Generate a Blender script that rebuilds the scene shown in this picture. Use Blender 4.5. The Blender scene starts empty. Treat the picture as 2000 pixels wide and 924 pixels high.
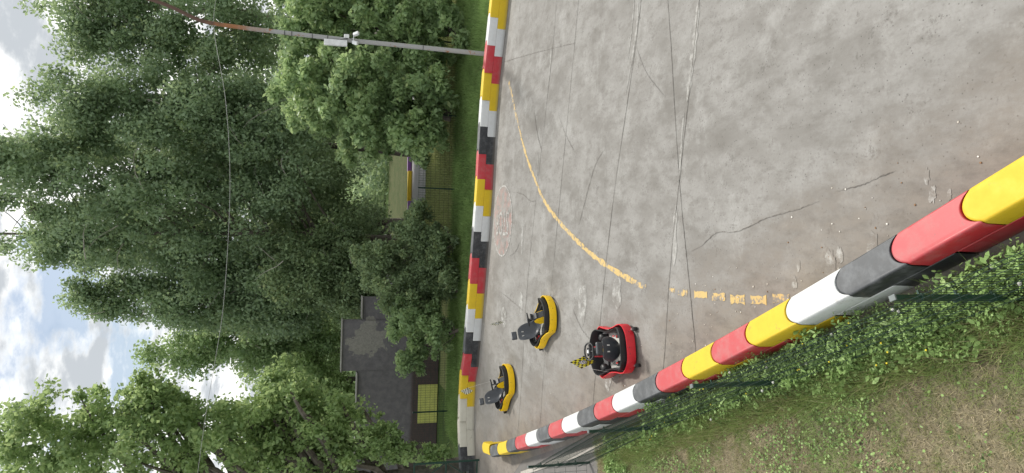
import bpy, bmesh, math, random
import numpy as np
from mathutils import Vector, Matrix
random.seed(7); rng = np.random.default_rng(11)
scn = bpy.context.scene
COL = scn.collection
R = math.radians
# ------------------------------------------------------------------ camera
FPX, CAMH = 1333.0, 6.0
vp = (4500.0, 123.0)
pit = math.atan(FPX/math.hypot(*vp)); rol = math.atan2(vp[1], vp[0])
Fv = Vector((0, math.cos(pit), -math.sin(pit))); Uv = Vector((0, math.sin(pit), math.cos(pit))); Rv = Vector((1, 0, 0))
Xc = math.cos(rol)*(-Uv)+math.sin(rol)*Rv; Yc = math.cos(rol)*Rv+math.sin(rol)*Uv
cd = bpy.data.cameras.new('camera'); cam = bpy.data.objects.new('camera', cd); COL.objects.link(cam)
cam.matrix_world = Matrix(((Xc.x, Yc.x, -Fv.x, 0), (Xc.y, Yc.y, -Fv.y, 0), (Xc.z, Yc.z, -Fv.z, CAMH), (0, 0, 0, 1)))
cd.sensor_fit = 'HORIZONTAL'; cd.sensor_width = 36; cd.lens = 36*FPX/2000; cd.clip_end = 1500; cd.clip_start = .05
scn.camera = cam
def ray(x, y): return Fv*FPX + Xc*(x-1000) - Yc*(y-462)
def at(x, y, z=0.0):                     # survey point: where the sight line meets height z
    d = ray(x, y); t = (z-CAMH)/d.z; return Vector((d.x*t, d.y*t, z))
def aty(x, y, Y):                        # where the sight line meets the vertical plane at depth Y
    d = ray(x, y); t = Y/d.y; return Vector((d.x*t, Y, CAMH+d.z*t))
# ------------------------------------------------------------------ helpers
def tag(o, label=None, cat=None, group=None, kind=None):
    if label: o['label'] = label
    if cat: o['category'] = cat
    if group: o['group'] = group
    if kind: o['kind'] = kind
    return o
def empty(name, loc=(0, 0, 0), rz=0):
    o = bpy.data.objects.new(name, None); o.empty_display_size = .2; COL.objects.link(o)
    o.location = loc; o.rotation_euler = (0, 0, rz); return o
def children(o): return [c for c in bpy.data.objects if c.parent == o]
def copy_tree(o, parent=None):
    c = o.copy(); COL.objects.link(c); c.parent = parent
    for ch in children(o): copy_tree(ch, c)
    return c
class MB:
    def __init__(s): s.v = []; s.f = []; s.m = []; s.mi = 0
    def add(s, vs, fs):
        b = len(s.v); s.v += [tuple(v) for v in vs]
        for f in fs: s.f.append([i+b for i in f]); s.m.append(s.mi)
    def box(s, c, d, M=None):
        x, y, z = d[0]/2, d[1]/2, d[2]/2
        vs = [Vector((a*x, b*y, e*z)) for a in (-1, 1) for b in (-1, 1) for e in (-1, 1)]
        if M is not None: vs = [M @ v for v in vs]
        vs = [v+Vector(c) for v in vs]
        s.add(vs, [(0, 1, 3, 2), (4, 6, 7, 5), (0, 4, 5, 1), (2, 3, 7, 6), (0, 2, 6, 4), (1, 5, 7, 3)])
    def tube(s, pts, r, n=8, cap=True, closed=False):
        pts = [Vector(p) for p in pts]; N = len(pts)
        rs = r if isinstance(r, (list, tuple)) else [r]*N
        rings = []; prev = None
        for i, p in enumerate(pts):
            if closed: t = pts[(i+1) % N]-pts[i-1]
            else: t = pts[min(i+1, N-1)]-pts[max(i-1, 0)]
            t.normalize()
            if prev is None:
                u = t.cross(Vector((0, 0, 1)))
                if u.length < .05: u = t.cross(Vector((1, 0, 0)))
            else: u = prev-t*prev.dot(t)
            u.normalize(); prev = u; w = t.cross(u)
            rings.append([p+(u*math.cos(a)+w*math.sin(a))*rs[i] for a in [2*math.pi*k/n for k in range(n)]])
        vs = [v for rg in rings for v in rg]; fs = []
        for i in range(N if closed else N-1):
            j = (i+1) % N
            for k in range(n):
                k2 = (k+1) % n; fs.append((i*n+k, i*n+k2, j*n+k2, j*n+k))
        if cap and not closed: fs += [tuple(range(n))[::-1], tuple((N-1)*n+k for k in range(n))]
        s.add(vs, fs)
    def prism(s, poly, z0, z1):
        n = len(poly); vs = [(p[0], p[1], z0) for p in poly]+[(p[0], p[1], z1) for p in poly]
        s.add(vs, [tuple(range(n))[::-1], tuple(range(n, 2*n))]+[(i, (i+1) % n, n+(i+1) % n, n+i) for i in range(n)])
    def lathe(s, prof, n=16, M=None):
        vs = []
        for (r, z) in prof:
            for k in range(n):
                a = 2*math.pi*k/n; v = Vector((r*math.cos(a), r*math.sin(a), z)); vs.append(M @ v if M is not None else v)
        fs = []
        for i in range(len(prof)-1):
            for k in range(n): fs.append((i*n+k, i*n+(k+1) % n, (i+1)*n+(k+1) % n, (i+1)*n+k))
        fs += [tuple(range(n))[::-1], tuple((len(prof)-1)*n+k for k in range(n))]
        s.add(vs, fs)
    def build(s, name, mats, parent=None, bevel=0, smooth=None, seg=2):
        me = bpy.data.meshes.new(name); me.from_pydata(s.v, [], s.f)
        if not isinstance(mats, (list, tuple)): mats = [mats]
        for m in mats: me.materials.append(m)
        me.polygons.foreach_set('material_index', s.m)
        o = bpy.data.objects.new(name, me); COL.objects.link(o); o.parent = parent
        bm = bmesh.new(); bm.from_mesh(me); bmesh.ops.recalc_face_normals(bm, faces=bm.faces); bm.to_mesh(me); bm.free()
        if smooth is not None:
            me.polygons.foreach_set('use_smooth', [True]*len(me.polygons))
            if smooth < 180: me.set_sharp_from_angle(angle=R(smooth))
        if bevel:
            md = o.modifiers.new('b', 'BEVEL'); md.width = bevel; md.segments = seg; md.limit_method = 'ANGLE'; md.angle_limit = R(35)
        return o
def np_mesh(name, V, F, mats, parent=None, attr=None, smooth=False):
    """V (n,3); F (m,k)"""
    me = bpy.data.meshes.new(name); n, m, k = len(V), len(F), F.shape[1]
    me.vertices.add(n); me.vertices.foreach_set('co', V.astype(np.float32).ravel())
    me.loops.add(m*k); me.loops.foreach_set('vertex_index', F.astype(np.int32).ravel())
    me.polygons.add(m); me.polygons.foreach_set('loop_start', np.arange(0, m*k, k, dtype=np.int32))
    me.polygons.foreach_set('loop_total', np.full(m, k, dtype=np.int32))
    me.update(calc_edges=True)
    if attr is not None:
        a = me.attributes.new('shade', 'FLOAT', 'FACE'); a.data.foreach_set('value', attr.astype(np.float32))
    for q in (mats if isinstance(mats, (list, tuple)) else [mats]): me.materials.append(q)
    o = bpy.data.objects.new(name, me); COL.objects.link(o); o.parent = parent
    return o
# ------------------------------------------------------------------ materials
def newmat(name):
    m = bpy.data.materials.new(name); m.use_nodes = True; nt = m.node_tree; nt.nodes.clear(); return m, nt
def N(nt, t, **kw):
    n = nt.nodes.new(t)
    for k, v in kw.items():
        if k in n.inputs.keys() if hasattr(n.inputs, 'keys') else False: n.inputs[k].default_value = v
        else: setattr(n, k, v)
    return n
def noise(nt, vec, scale, detail=4, rough=.55, lac=2.0):
    n = nt.nodes.new('ShaderNodeTexNoise'); n.inputs['Scale'].default_value = scale; n.inputs['Detail'].default_value = detail
    n.inputs['Roughness'].default_value = rough
    if vec is not None: nt.links.new(vec, n.inputs['Vector'])
    return n.outputs['Fac']
def mrange(nt, v, a, b, c=0., d=1., smooth=True):
    n = nt.nodes.new('ShaderNodeMapRange'); n.clamp = True
    if smooth: n.interpolation_type = 'SMOOTHSTEP'
    nt.links.new(v, n.inputs['Value'])
    for k, q in zip(('From Min', 'From Max', 'To Min', 'To Max'), (a, b, c, d)): n.inputs[k].default_value = q
    return n.outputs['Result']
def mix(nt, fac, a, b, mode='MIX'):
    n = nt.nodes.new('ShaderNodeMix'); n.data_type = 'RGBA'; n.blend_type = mode
    def put(sock, q):
        if isinstance(q, bpy.types.NodeSocket): nt.links.new(q, sock)
        elif isinstance(q, (int, float)): sock.default_value = q
        else: sock.default_value = (*q[:3], 1)
    put(n.inputs[0], fac); put(n.inputs[6], a); put(n.inputs[7], b)
    return n.outputs[2]
def math_(nt, op, a, b=None, c=None):
    n = nt.nodes.new('ShaderNodeMath'); n.operation = op
    for i, q in enumerate((a, b, c)):
        if q is None: continue
        if isinstance(q, bpy.types.NodeSocket): nt.links.new(q, n.inputs[i])
        else: n.inputs[i].default_value = q
    return n.outputs[0]
def pbr(nt, color, rough=.6, metal=0., bump=None, bstr=.2, bdist=.02, spec=.5, coat=0):
    p = nt.nodes.new('ShaderNodeBsdfPrincipled'); o = nt.nodes.new('ShaderNodeOutputMaterial')
    nt.links.new(p.outputs[0], o.inputs['Surface'])
    def put(k, q):
        if isinstance(q, bpy.types.NodeSocket): nt.links.new(q, p.inputs[k])
        elif isinstance(q, (int, float)): p.inputs[k].default_value = q
        else: p.inputs[k].default_value = (*q[:3], 1)
    put('Base Color', color); put('Roughness', rough); put('Metallic', metal); p.inputs['Specular IOR Level'].default_value = spec
    if coat: p.inputs['Coat Weight'].default_value = coat
    if bump is not None:
        b = nt.nodes.new('ShaderNodeBump'); b.inputs['Strength'].default_value = bstr; b.inputs['Distance'].default_value = bdist
        nt.links.new(bump, b.inputs['Height']); nt.links.new(b.outputs[0], p.inputs['Normal'])
    return p
def worldpos(nt): return nt.nodes.new('ShaderNodeNewGeometry').outputs['Position']
def objpos(nt): return nt.nodes.new('ShaderNodeTexCoord').outputs['Object']
def simple(name, col, rough=.5, metal=0., var=.12, sc=6, spec=.5):
    m, nt = newmat(name); v = objpos(nt)
    n = noise(nt, v, sc, 5, .6)
    c = mix(nt, mrange(nt, n, .3, .7), tuple(q*(1-var) for q in col), tuple(min(1, q*(1+var)) for q in col))
    pbr(nt, c, mrange(nt, n, .3, .7, rough*.9, min(1, rough*1.1)), metal, spec=spec); return m
# near barrier line, used for the sandy dirt lying along it
LP0, LP1 = Vector((0.27, 4.58)), Vector((-5.9, 18.36))
ld = (LP1-LP0).normalized(); ln = Vector((ld.y, -ld.x))       # ln points to the track side
def concrete_nodes(nt):
    v = worldpos(nt)
    mp = nt.nodes.new('ShaderNodeMapping'); nt.links.new(v, mp.inputs[0]); mp.inputs['Rotation'].default_value = (0, 0, R(8)); mp.inputs['Scale'].default_value = (1.0, .45, 1)
    sv = mp.outputs[0]
    big = noise(nt, v, .35, 5, .6); mid = noise(nt, sv, 1.7, 8, .68); fine = noise(nt, v, 26, 6, .7); strk = noise(nt, sv, 5.5, 7, .72)
    c = mix(nt, mrange(nt, big, .32, .68), (.142, .136, .126), (.212, .207, .197))
    c = mix(nt, mrange(nt, mid, .38, .64, 0, .8), c, (.258, .255, .246))
    c = mix(nt, mrange(nt, strk, .48, .66, 0, .6), c, (.135, .128, .118))
    pale = noise(nt, v, .9, 9, .72)
    c = mix(nt, mrange(nt, pale, .50, .66, 0, .55), c, (.32, .32, .31))
    stain = noise(nt, v, 2.3, 9, .75)
    c = mix(nt, mrange(nt, math_(nt, 'ADD', stain, math_(nt, 'MULTIPLY', math_(nt, 'SUBTRACT', fine, .5), .5)), .58, .68, 0, .65), c, (.10, .095, .088))
    gr = noise(nt, v, 13, 10, .8); c = mix(nt, mrange(nt, gr, .54, .68, 0, .5), c, (.10, .096, .09))
    c = mix(nt, mrange(nt, fine, .3, .75, .0, .35), c, (.17, .16, .145))
    pit_ = nt.nodes.new('ShaderNodeTexVoronoi'); pit_.inputs['Scale'].default_value = 13; nt.links.new(v, pit_.inputs['Vector'])
    c = mix(nt, mrange(nt, pit_.outputs['Distance'], .04, .17, .75, 0), c, (.07, .065, .06))
    # dirt by the near barrier
    sep = nt.nodes.new('ShaderNodeSeparateXYZ'); nt.links.new(v, sep.inputs[0])
    d = math_(nt, 'ADD', math_(nt, 'MULTIPLY', math_(nt, 'SUBTRACT', sep.outputs[0], LP0.x), ln.x), math_(nt, 'MULTIPLY', math_(nt, 'SUBTRACT', sep.outputs[1], LP0.y), ln.y))
    d2 = math_(nt, 'ADD', d, math_(nt, 'MULTIPLY', math_(nt, 'SUBTRACT', mid, .5), 2.2))
    c = mix(nt, mrange(nt, d2, .1, 2.0, .66, 0), c, mix(nt, mrange(nt, strk, .3, .7), (.12, .10, .083), (.23, .20, .17)))
    # a little dust on the far side of the slab, in front of the far wall
    d3 = math_(nt, 'ADD', sep.outputs[1], math_(nt, 'MULTIPLY', big, 3.0))
    c = mix(nt, mrange(nt, d3, 22.0, 25.5, 0, .35), c, (.30, .275, .24))
    h = math_(nt, 'ADD', math_(nt, 'MULTIPLY', fine, .6), mid)
    return c, h, v
def mat_concrete():
    m, nt = newmat('concrete'); c, h, v = concrete_nodes(nt); pbr(nt, c, .85, bump=h, bstr=.25, bdist=.02, spec=.3); return m
def mat_paint(name, col, lo, hi, sc=6., col2=None, maxf=.9):
    m, nt = newmat(name); c, h, v = concrete_nodes(nt)
    n = noise(nt, v, sc, 9, .72)
    pc = mix(nt, noise(nt, v, 3, 5), col, col2 or col)
    c2 = mix(nt, mrange(nt, n, lo, hi, 0, maxf), c, pc)
    pbr(nt, c2, .75, bump=h, bstr=.2, bdist=.02, spec=.3); return m
CONC = mat_concrete()
YLINE = mat_paint('worn_yellow_paint', (.56, .39, .13), .41, .50, 9, (.50, .36, .14), .85)
YFADE = mat_paint('faded_yellow_paint', (.60, .40, .12), .47, .56, 7, (.50, .36, .15), .8)
REDP = mat_paint('faded_red_paint', (.36, .17, .15), .44, .64, 3.2, (.32, .2, .18), .6)
WHITP = mat_paint('worn_white_paint', (.55, .55, .53), .42, .60, 12, None, .7)
FILL = mat_paint('pale_filler', (.44, .44, .42), .40, .66, 9, None, .5)
CHALK = mat_paint('chalky_patch', (.46, .465, .45), .44, .66, 5, None, .6)
CRACK = mat_paint('crack_dark', (.10, .09, .08), .42, .56, 7, None, .85)
def mat_plastic(name, col, dust_sheen=(.42, .41, .38), dust_sheen_max=.35, rough=.42):
    m, nt = newmat(name); v = worldpos(nt)
    g = nt.nodes.new('ShaderNodeNewGeometry'); sp = nt.nodes.new('ShaderNodeSeparateXYZ'); nt.links.new(g.outputs['True Normal'], sp.inputs[0])
    up = mrange(nt, sp.outputs[2], .55, .95)  # up-facing sides greyed: dust, plus sky reflection put into the colour
    n1 = noise(nt, v, 5, 8, .7); n2 = noise(nt, v, 30, 6, .65)
    c = mix(nt, mrange(nt, n1, .35, .7, 0, .35), col, tuple(q*.78 for q in col))
    f = math_(nt, 'MULTIPLY', math_(nt, 'ADD', math_(nt, 'MULTIPLY', up, .55), mrange(nt, n1, .42, .7, 0, .6)), dust_sheen_max)
    c = mix(nt, f, c, dust_sheen)
    st = noise(nt, v, 2.7, 9, .75)
    c = mix(nt, mrange(nt, st, .60, .70, 0, .45), c, (.16, .14, .12))
    mp = nt.nodes.new('ShaderNodeMapping'); nt.links.new(v, mp.inputs[0]); mp.inputs['Scale'].default_value = (2.2, 2.2, 14); sc_ = noise(nt, mp.outputs[0], 3.0, 8, .7)
    c = mix(nt, mrange(nt, sc_, .60, .68, 0, .35), c, (.10, .09, .085))
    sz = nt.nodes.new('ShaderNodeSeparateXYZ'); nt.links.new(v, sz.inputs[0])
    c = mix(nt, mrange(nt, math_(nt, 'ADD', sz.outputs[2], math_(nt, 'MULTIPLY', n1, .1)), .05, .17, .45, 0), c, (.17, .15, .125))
    pbr(nt, c, mrange(nt, n1, .3, .7, rough, rough+.2), bump=n2, bstr=.08, bdist=.004); return m
PL = dict(yellow=mat_plastic('yellow_plastic', (.60, .42, .008), dust_sheen_max=.05, rough=.58), red=mat_plastic('red_plastic', (.44, .022, .035), dust_sheen_max=.22),
          white=mat_plastic('white_plastic', (.58, .60, .61), dust_sheen=(.5, .48, .43), dust_sheen_max=.25), cream=mat_plastic('cream_plastic', (.52, .505, .43), dust_sheen=(.48, .44, .36)),
          black=mat_plastic('black_plastic', (.018, .02, .024), dust_sheen=(.20, .21, .22), dust_sheen_max=.55, rough=.5), purple=mat_plastic('purple_plastic', (.20, .06, .33)))
GREENM = simple('dark_green_metal', (.012, .045, .032), .4, .2)
GREENW = simple('green_wire', (.008, .03, .021), .5, .1)
GALV = simple('galvanised', (.42, .43, .44), .5, .5)
BLK = simple('matt_black', (.014, .015, .017), .5)
SEATM = simple('seat_grey', (.045, .051, .06), .42)
DGREY = simple('dark_grey', (.05, .052, .056), .5)
FLOORM = simple('floor_alu', (.42, .42, .40), .5, .3)
RUBBER = simple('rubber', (.012, .012, .013), .8)
SILV = simple('silver', (.45, .46, .47), .35, .8)
WHT = simple('white_box', (.68, .70, .72), .5)
YK = simple('kart_yellow', (.82, .53, .006), .35, var=.07)
RK = simple('kart_red', (.58, .022, .035), .35, var=.08)
REDBIT = simple('red_bit', (.6, .03, .03), .4)
ORG = simple('orange_bit', (.7, .22, .02), .5)
# ------------------------------------------------------------------ world and sun
SUN_EL, SUN_AZ = R(54), R(30)            # azimuth measured from +Y towards +X
w = bpy.data.worlds.new('World'); scn.world = w; w.use_nodes = True; nt = w.node_tree; nt.nodes.clear()
sky = nt.nodes.new('ShaderNodeTexSky'); sky.sky_type = 'NISHITA'; sky.sun_disc = False; sky.sun_elevation = SUN_EL; sky.sun_rotation = SUN_AZ
sky.air_density = 1.2; sky.dust_density = 1.5
b1 = nt.nodes.new('ShaderNodeBackground'); b1.inputs[1].default_value = .11; nt.links.new(sky.outputs[0], b1.inputs[0])
tc = nt.nodes.new('ShaderNodeTexCoord').outputs['Generated']
sp = nt.nodes.new('ShaderNodeSeparateXYZ'); nt.links.new(tc, sp.inputs[0])
den = math_(nt, 'ADD', math_(nt, 'MAXIMUM', sp.outputs[2], 0.), .22)
cb = nt.nodes.new('ShaderNodeCombineXYZ'); nt.links.new(math_(nt, 'DIVIDE', sp.outputs[0], den), cb.inputs[0]); nt.links.new(math_(nt, 'DIVIDE', sp.outputs[1], den), cb.inputs[1])
cl = noise(nt, cb.outputs[0], 3.6, 9, .58); cl2 = noise(nt, cb.outputs[0], 9., 8, .6); cl3 = noise(nt, cb.outputs[0], 1.6, 4, .5)
shade = mrange(nt, math_(nt, 'ADD', math_(nt, 'MULTIPLY', cl, .75), math_(nt, 'MULTIPLY', cl2, .25)), .42, .56)
sundir = Vector((math.sin(SUN_AZ)*math.cos(SUN_EL), math.cos(SUN_AZ)*math.cos(SUN_EL), math.sin(SUN_EL)))
def dotdir(d):
    n = nt.nodes.new('ShaderNodeVectorMath'); n.operation = 'DOT_PRODUCT'; nt.links.new(tc, n.inputs[0]); n.inputs[1].default_value = d; return n.outputs['Value']
glow = mrange(nt, dotdir(sundir), .80, 1.0)
ccol = mix(nt, shade, (.44, .47, .50), (1.02, 1.02, 1.0))
ccol = mix(nt, glow, ccol, mix(nt, shade, (.72, .74, .77), (1.6, 1.52, 1.40)))
b2 = nt.nodes.new('ShaderNodeBackground'); b2.inputs[1].default_value = 1.4; nt.links.new(ccol, b2.inputs[0])
bd = ray(165, 640).normalized()
blue = mrange(nt, math_(nt, 'ADD', dotdir(bd), math_(nt, 'MULTIPLY', math_(nt, 'SUBTRACT', cl, .5), .09)), .9925, 1.003)
hole = math_(nt, 'MAXIMUM', math_(nt, 'MULTIPLY', blue, .85), mrange(nt, cl3, .66, .74, 0, .6))
ms = nt.nodes.new('ShaderNodeMixShader'); nt.links.new(hole, ms.inputs[0]); nt.links.new(b2.outputs[0], ms.inputs[1]); nt.links.new(b1.outputs[0], ms.inputs[2])
ow = nt.nodes.new('ShaderNodeOutputWorld'); nt.links.new(ms.outputs[0], ow.inputs[0])
sd = bpy.data.lights.new('sun', 'SUN'); sd.energy = 4.0; sd.angle = R(6); sd.color = (1, .95, .87)
so = bpy.data.objects.new('sun', sd); COL.objects.link(so); so.rotation_euler = sundir.to_track_quat('Z', 'Y').to_euler()
scn.view_settings.view_transform = 'Standard'; scn.view_settings.look = 'None'; scn.view_settings.exposure = 0
scn.cycles.diffuse_bounces = 6; scn.cycles.transmission_bounces = 6; scn.cycles.max_bounces = 8; scn.cycles.transparent_max_bounces = 6
# ------------------------------------------------------------------ ground sheets
def sheet(name, poly, z, mat, kind='structure'):
    me = bpy.data.meshes.new(name); me.from_pydata([(p[0], p[1], z) for p in poly], [], [tuple(range(len(poly)))]); me.materials.append(mat)
    o = bpy.data.objects.new(name, me); COL.objects.link(o)
    if o.data.polygons[0].normal.z < 0: o.data.flip_normals()
    return tag(o, kind=kind) if kind else o
def mat_grass(name, a, b, c, sc=3.0):
    m, nt = newmat(name); v = worldpos(nt)
    n1 = noise(nt, v, sc*.25, 6, .65); n2 = noise(nt, v, sc*6, 6, .7); n3 = noise(nt, v, sc, 6, .6)
    q = mix(nt, mrange(nt, n1, .40, .60), a, b); q = mix(nt, mrange(nt, n3, .45, .68, 0, .8), q, c)
    q = mix(nt, mrange(nt, n2, .35, .7, 0, .6), q, tuple(x*.35 for x in a))
    pbr(nt, q, .9, bump=n2, bstr=.6, bdist=.04, spec=.1); return m
G_FAR = mat_grass('grass_far', (.07, .11, .035), (.09, .15, .045), (.12, .15, .055), 2)
G_YEL = mat_grass('grass_yellowish', (.17, .20, .08), (.21, .23, .10), (.25, .25, .12), 2)
G_OLV = mat_grass('grass_olive', (.065, .085, .035), (.085, .10, .045), (.11, .105, .055), 2)
G_NEAR = mat_grass('lawn_soil', (.17, .15, .10), (.23, .20, .135), (.13, .15, .065), 3)
ASPH = simple('asphalt', (.13, .125, .12), .9, sc=3)
sheet('ground', [(-400, -60), (400, -60), (400, 700), (-400, 700)], -.03, G_FAR)
sheet('track_surface', [(LP0.x+ld.x*-9-.25, LP0.y-ld.y*9), (40, -6), (60, 10), (22, 21.6), (10, 21.4), (6.9, 21.9), (5.2, 22.45), (3.45, 22.8), (1.7, 22.95), (-.1, 23.35), (-2, 23.8), (-4.7, 24.3), (-6.2, 24.8), (-8, 24.6), (-10, 24), (-24, 20), (-24, 18), (-7.2, 19.6), (-6.4, 18.6), (-5.2, 15.8), (-3.4, 11.6)], 0.0, CONC)
fd = (at(1352, 754, 1.4)-at(1745, 582, 1.4)); fd.z = 0; fd.normalize(); fn = Vector((-fd.y, fd.x, 0))      # fence run, normal to the left
PA = at(1745, 582, 1.4); PA.z = 0; PB = at(1352, 754, 1.4); PB.z = 0; PC = at(1150, 843, 1.4); PC.z = 0; PD = at(1032, 912, 1.4); PD.z = 0
q_ = [at(1205, 850), at(1185, 868), at(1168, 885), at(1166, 935), at(1163, 1200)]
sheet('path', [(p.x, p.y) for p in q_]+[(-24, 13.5), (-24, 18.1), (-7.0, 19.9), (-5.8, 18.6), (-4.6, 16.2), (-2.7, 11.6)], -.006, ASPH)
sheet('lawn', [(2.6, -1), (-4.4, 13.9), (-5.2, 13.4), (-9, 13.6), (-24, 13.4), (-24, -6), (2.6, -6)], -.012, G_NEAR)
# concrete kerb strip along the fence foot
mb = MB(); k0 = PC+fd*.6; k1 = PD+fd*5.2
mb.add([k0+fn*.02, k0-fn*.10, k1-fn*.35, k1-fn*.23, ], [(0, 1, 2, 3)])
o = mb.build('kerb_strip', simple('pale_concrete', (.36, .34, .31), .9), None); o.location.z = .012; tag(o, kind='structure')
sheet('grass_verge', [(14, 21.9), (6.9, 22.3), (3.45, 23.2), (-.1, 23.8), (-4.7, 24.7), (-8, 25), (-8, 28.9), (14, 28.9)], -.012, G_FAR)
sheet('meadow', [(20, 28.9), (-7, 28.9), (-7, 31.6), (-1.6, 31.6), (-2, 37.0), (25, 38.2)], -.008, G_YEL)
sheet('far_road', [(25, 38.1), (-9.5, 36.7), (-9.5, 42.4), (25, 44.2)], -.002, simple('far_asphalt', (.24, .24, .25), .9))
sheet('far_meadow', [(30, 44.4), (-12, 42.2), (-12, 55), (30, 57)], -.004, G_OLV)
# ------------------------------------------------------------------ paint, joints and cracks on the slab
def smooth_path(pts, n=10):
    out = []
    P = [pts[0]]+list(pts)+[pts[-1]]
    for i in range(1, len(P)-2):
        a, b, c, d = P[i-1], P[i], P[i+1], P[i+2]
        for k in range(n):
            t = k/n; out.append(.5*((2*b)+(c-a)*t+(2*a-5*b+4*c-d)*t*t+(3*b-a-3*c+d)*t**3))
    out.append(P[-2]); return out
def strip(name, pts, wd, z, mat, jit=0., taper=False, n=8):
    pts = smooth_path([Vector((p.x, p.y, 0)) for p in pts], n); L = len(pts); vs = []
    for i, p in enumerate(pts):
        t = (pts[min(i+1, L-1)]-pts[max(i-1, 0)]); t.normalize(); nn = Vector((-t.y, t.x, 0))
        ww = wd/2*(1+random.uniform(-.35, .35)*(1 if jit else 0)); off = random.uniform(-jit, jit)
        if taper: ww *= min(1, 4*min(i, L-1-i)/L+.15)
        vs += [p+nn*(ww+off), p-nn*(ww-off)]
    me = bpy.data.meshes.new(name); me.from_pydata([(v.x, v.y, z) for v in vs], [], [(2*i, 2*i+1, 2*i+3, 2*i+2) for i in range(L-1)])
    me.materials.append(mat); o = bpy.data.objects.new(name, me); COL.objects.link(o); return tag(o, kind='structure')
def px(*q): return [at(a, b) for a, b in q]
for q in [[(1090, -60), (1081, 80), (1051, 353), (1030, 560), (1018, 760), (1010, 860)], [(1135, -60), (1123, 80), (1097, 352), (1066, 677), (1055, 830)],
          [(1258, -60), (1243, 80), (1202, 360), (1179, 560), (1163, 735), (1156, 815)],
          [(1300, -60), (1310, 80), (1327, 352), (1345, 540), (1360, 694)], [(1372, -60), (1350, 150), (1327, 352), (1308, 540), (1297, 706), (1290, 745)],
          [(981, 122), (1050, 102), (1124, 84)]]:
    strip('concrete_joint', px(*q), .015, .008, CRACK, .003)
for q, wd, jt in [([(1338, 497), (1370, 480), (1400, 455), (1440, 452), (1500, 425), (1560, 408), (1603, 392)], .010, .006), ([(1633, 374), (1680, 362), (1720, 345), (1750, 333)], .010, .005),
              ([(1183, 289), (1165, 318), (1152, 359), (1136, 420), (1128, 450)], .014, .01), ([(1044, 215), (1050, 262), (1060, 300)], .02, .008), ([(978, 570), (1000, 588), (1022, 607)], .02, .006),
              ([(1002, 375), (1022, 380), (1035, 392), (1048, 393)], .016, .01), ([(1118, 600), (1135, 640), (1152, 662)], .012, .01), ([(1240, 80), (1262, 140), (1300, 190)], .008, .006),
              ([(1090, 220), (1104, 260), (1125, 300)], .01, .01), ([(996, 500), (1008, 490), (1016, 470)], .02, .01)]:
    strip('concrete_crack', px(*q), wd, .009, CRACK, jt, True, 10)
for q, wd in [([(1248, -10), (1243, 60), (1232, 130), (1222, 185)], .055), ([(1240, -10), (1234, 60), (1226, 120)], .03), ([(1366, -10), (1358, 70), (1350, 140), (1342, 200)], .12), ([(1336, 220), (1330, 300), (1328, 352)], .05),
              ([(1078, 90), (1072, 160)], .06), ([(1052, 300), (1048, 350)], .05), ([(1320, 400), (1317, 520)], .1)]:
    strip('pale_joint_filler', px(*q), wd*1.25, .005, FILL, .006, True)
strip('yellow_line', px((1018, 268), (1030, 310), (1045, 350), (1062, 390), (1090, 430), (1125, 468), (1160, 500), (1200, 528), (1236, 549)), .115, .005, YLINE, .004)
strip('yellow_line', px((994, 160), (1000, 185), (1006, 215), (1014, 250), (1018, 268)), .13, .005, YFADE, .01)
strip('yellow_line', px((1236, 549), (1250, 556), (1262, 561)), .09, .005, YFADE, .02)
for (x, y, l, wd, m) in [(1313, 567, 10, .07, YFADE), (1334, 572, 18, .10, YFADE), (1369, 575.5, 25, .11, YLINE), (1404, 580, 26, .115, YFADE), (1441, 585, 28, .12, YLINE), (1482, 586, 31, .12, YLINE), (1526, 583, 33, .11, YFADE)]:
    strip('yellow_dash', px((x-l/2, y), (x, y), (x+l/2, y)), wd, .005, m, .004, n=3)
def disc(name, c, rx, ry, z, mat, n=40, jit=0., r0=None):
    vs, fs = [], []
    for k in range(n):
        a = 2*math.pi*k/n; j = 1+random.uniform(-jit, jit); vs.append((c.x+rx*j*math.cos(a), c.y+ry*j*math.sin(a), z))
    if r0:
        for k in range(n): a = 2*math.pi*k/n; vs.append((c.x+(rx-r0)*math.cos(a), c.y+(ry-r0)*math.sin(a), z))
        fs = [(k, (k+1) % n, n+(k+1) % n, n+k) for k in range(n)]
    else: fs = [tuple(range(n))]
    me = bpy.data.meshes.new(name); me.from_pydata(vs, [], fs); me.materials.append(mat); o = bpy.data.objects.new(name, me); COL.objects.link(o); return tag(o, kind='structure')
SC = Vector((.50, 21.38, 0)); disc('stop_disc', SC, 1.12, 1.06, .005, REDP); disc('stop_disc_outline', SC, 1.16, 1.10, .009, WHITP, 64, r0=.045)
tcu = bpy.data.curves.new('stop_text', 'FONT'); tcu.body = 'STOP'; tcu.size = 1.0; tcu.align_x = 'CENTER'; tcu.align_y = 'CENTER'; tcu.materials.append(WHITP)
to = bpy.data.objects.new('stop_lettering', tcu); COL.objects.link(to); to.location = (SC.x-.03, SC.y, .013); to.rotation_euler = (0, 0, R(90)); to.scale = (.62, 1.15, 1); tag(to, kind='structure')
for (x, y, a, b) in [(1138, 590, .22, .5), (1205, 573, .2, .35), (984, 620, .28, .35), (1018, 590, .2, .3), (1020, 470, .1, .4), (1190, 700, .35, .6)]:
    disc('chalky_patch', at(x, y), b, a, .0045, CHALK, 18, .18)
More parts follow.
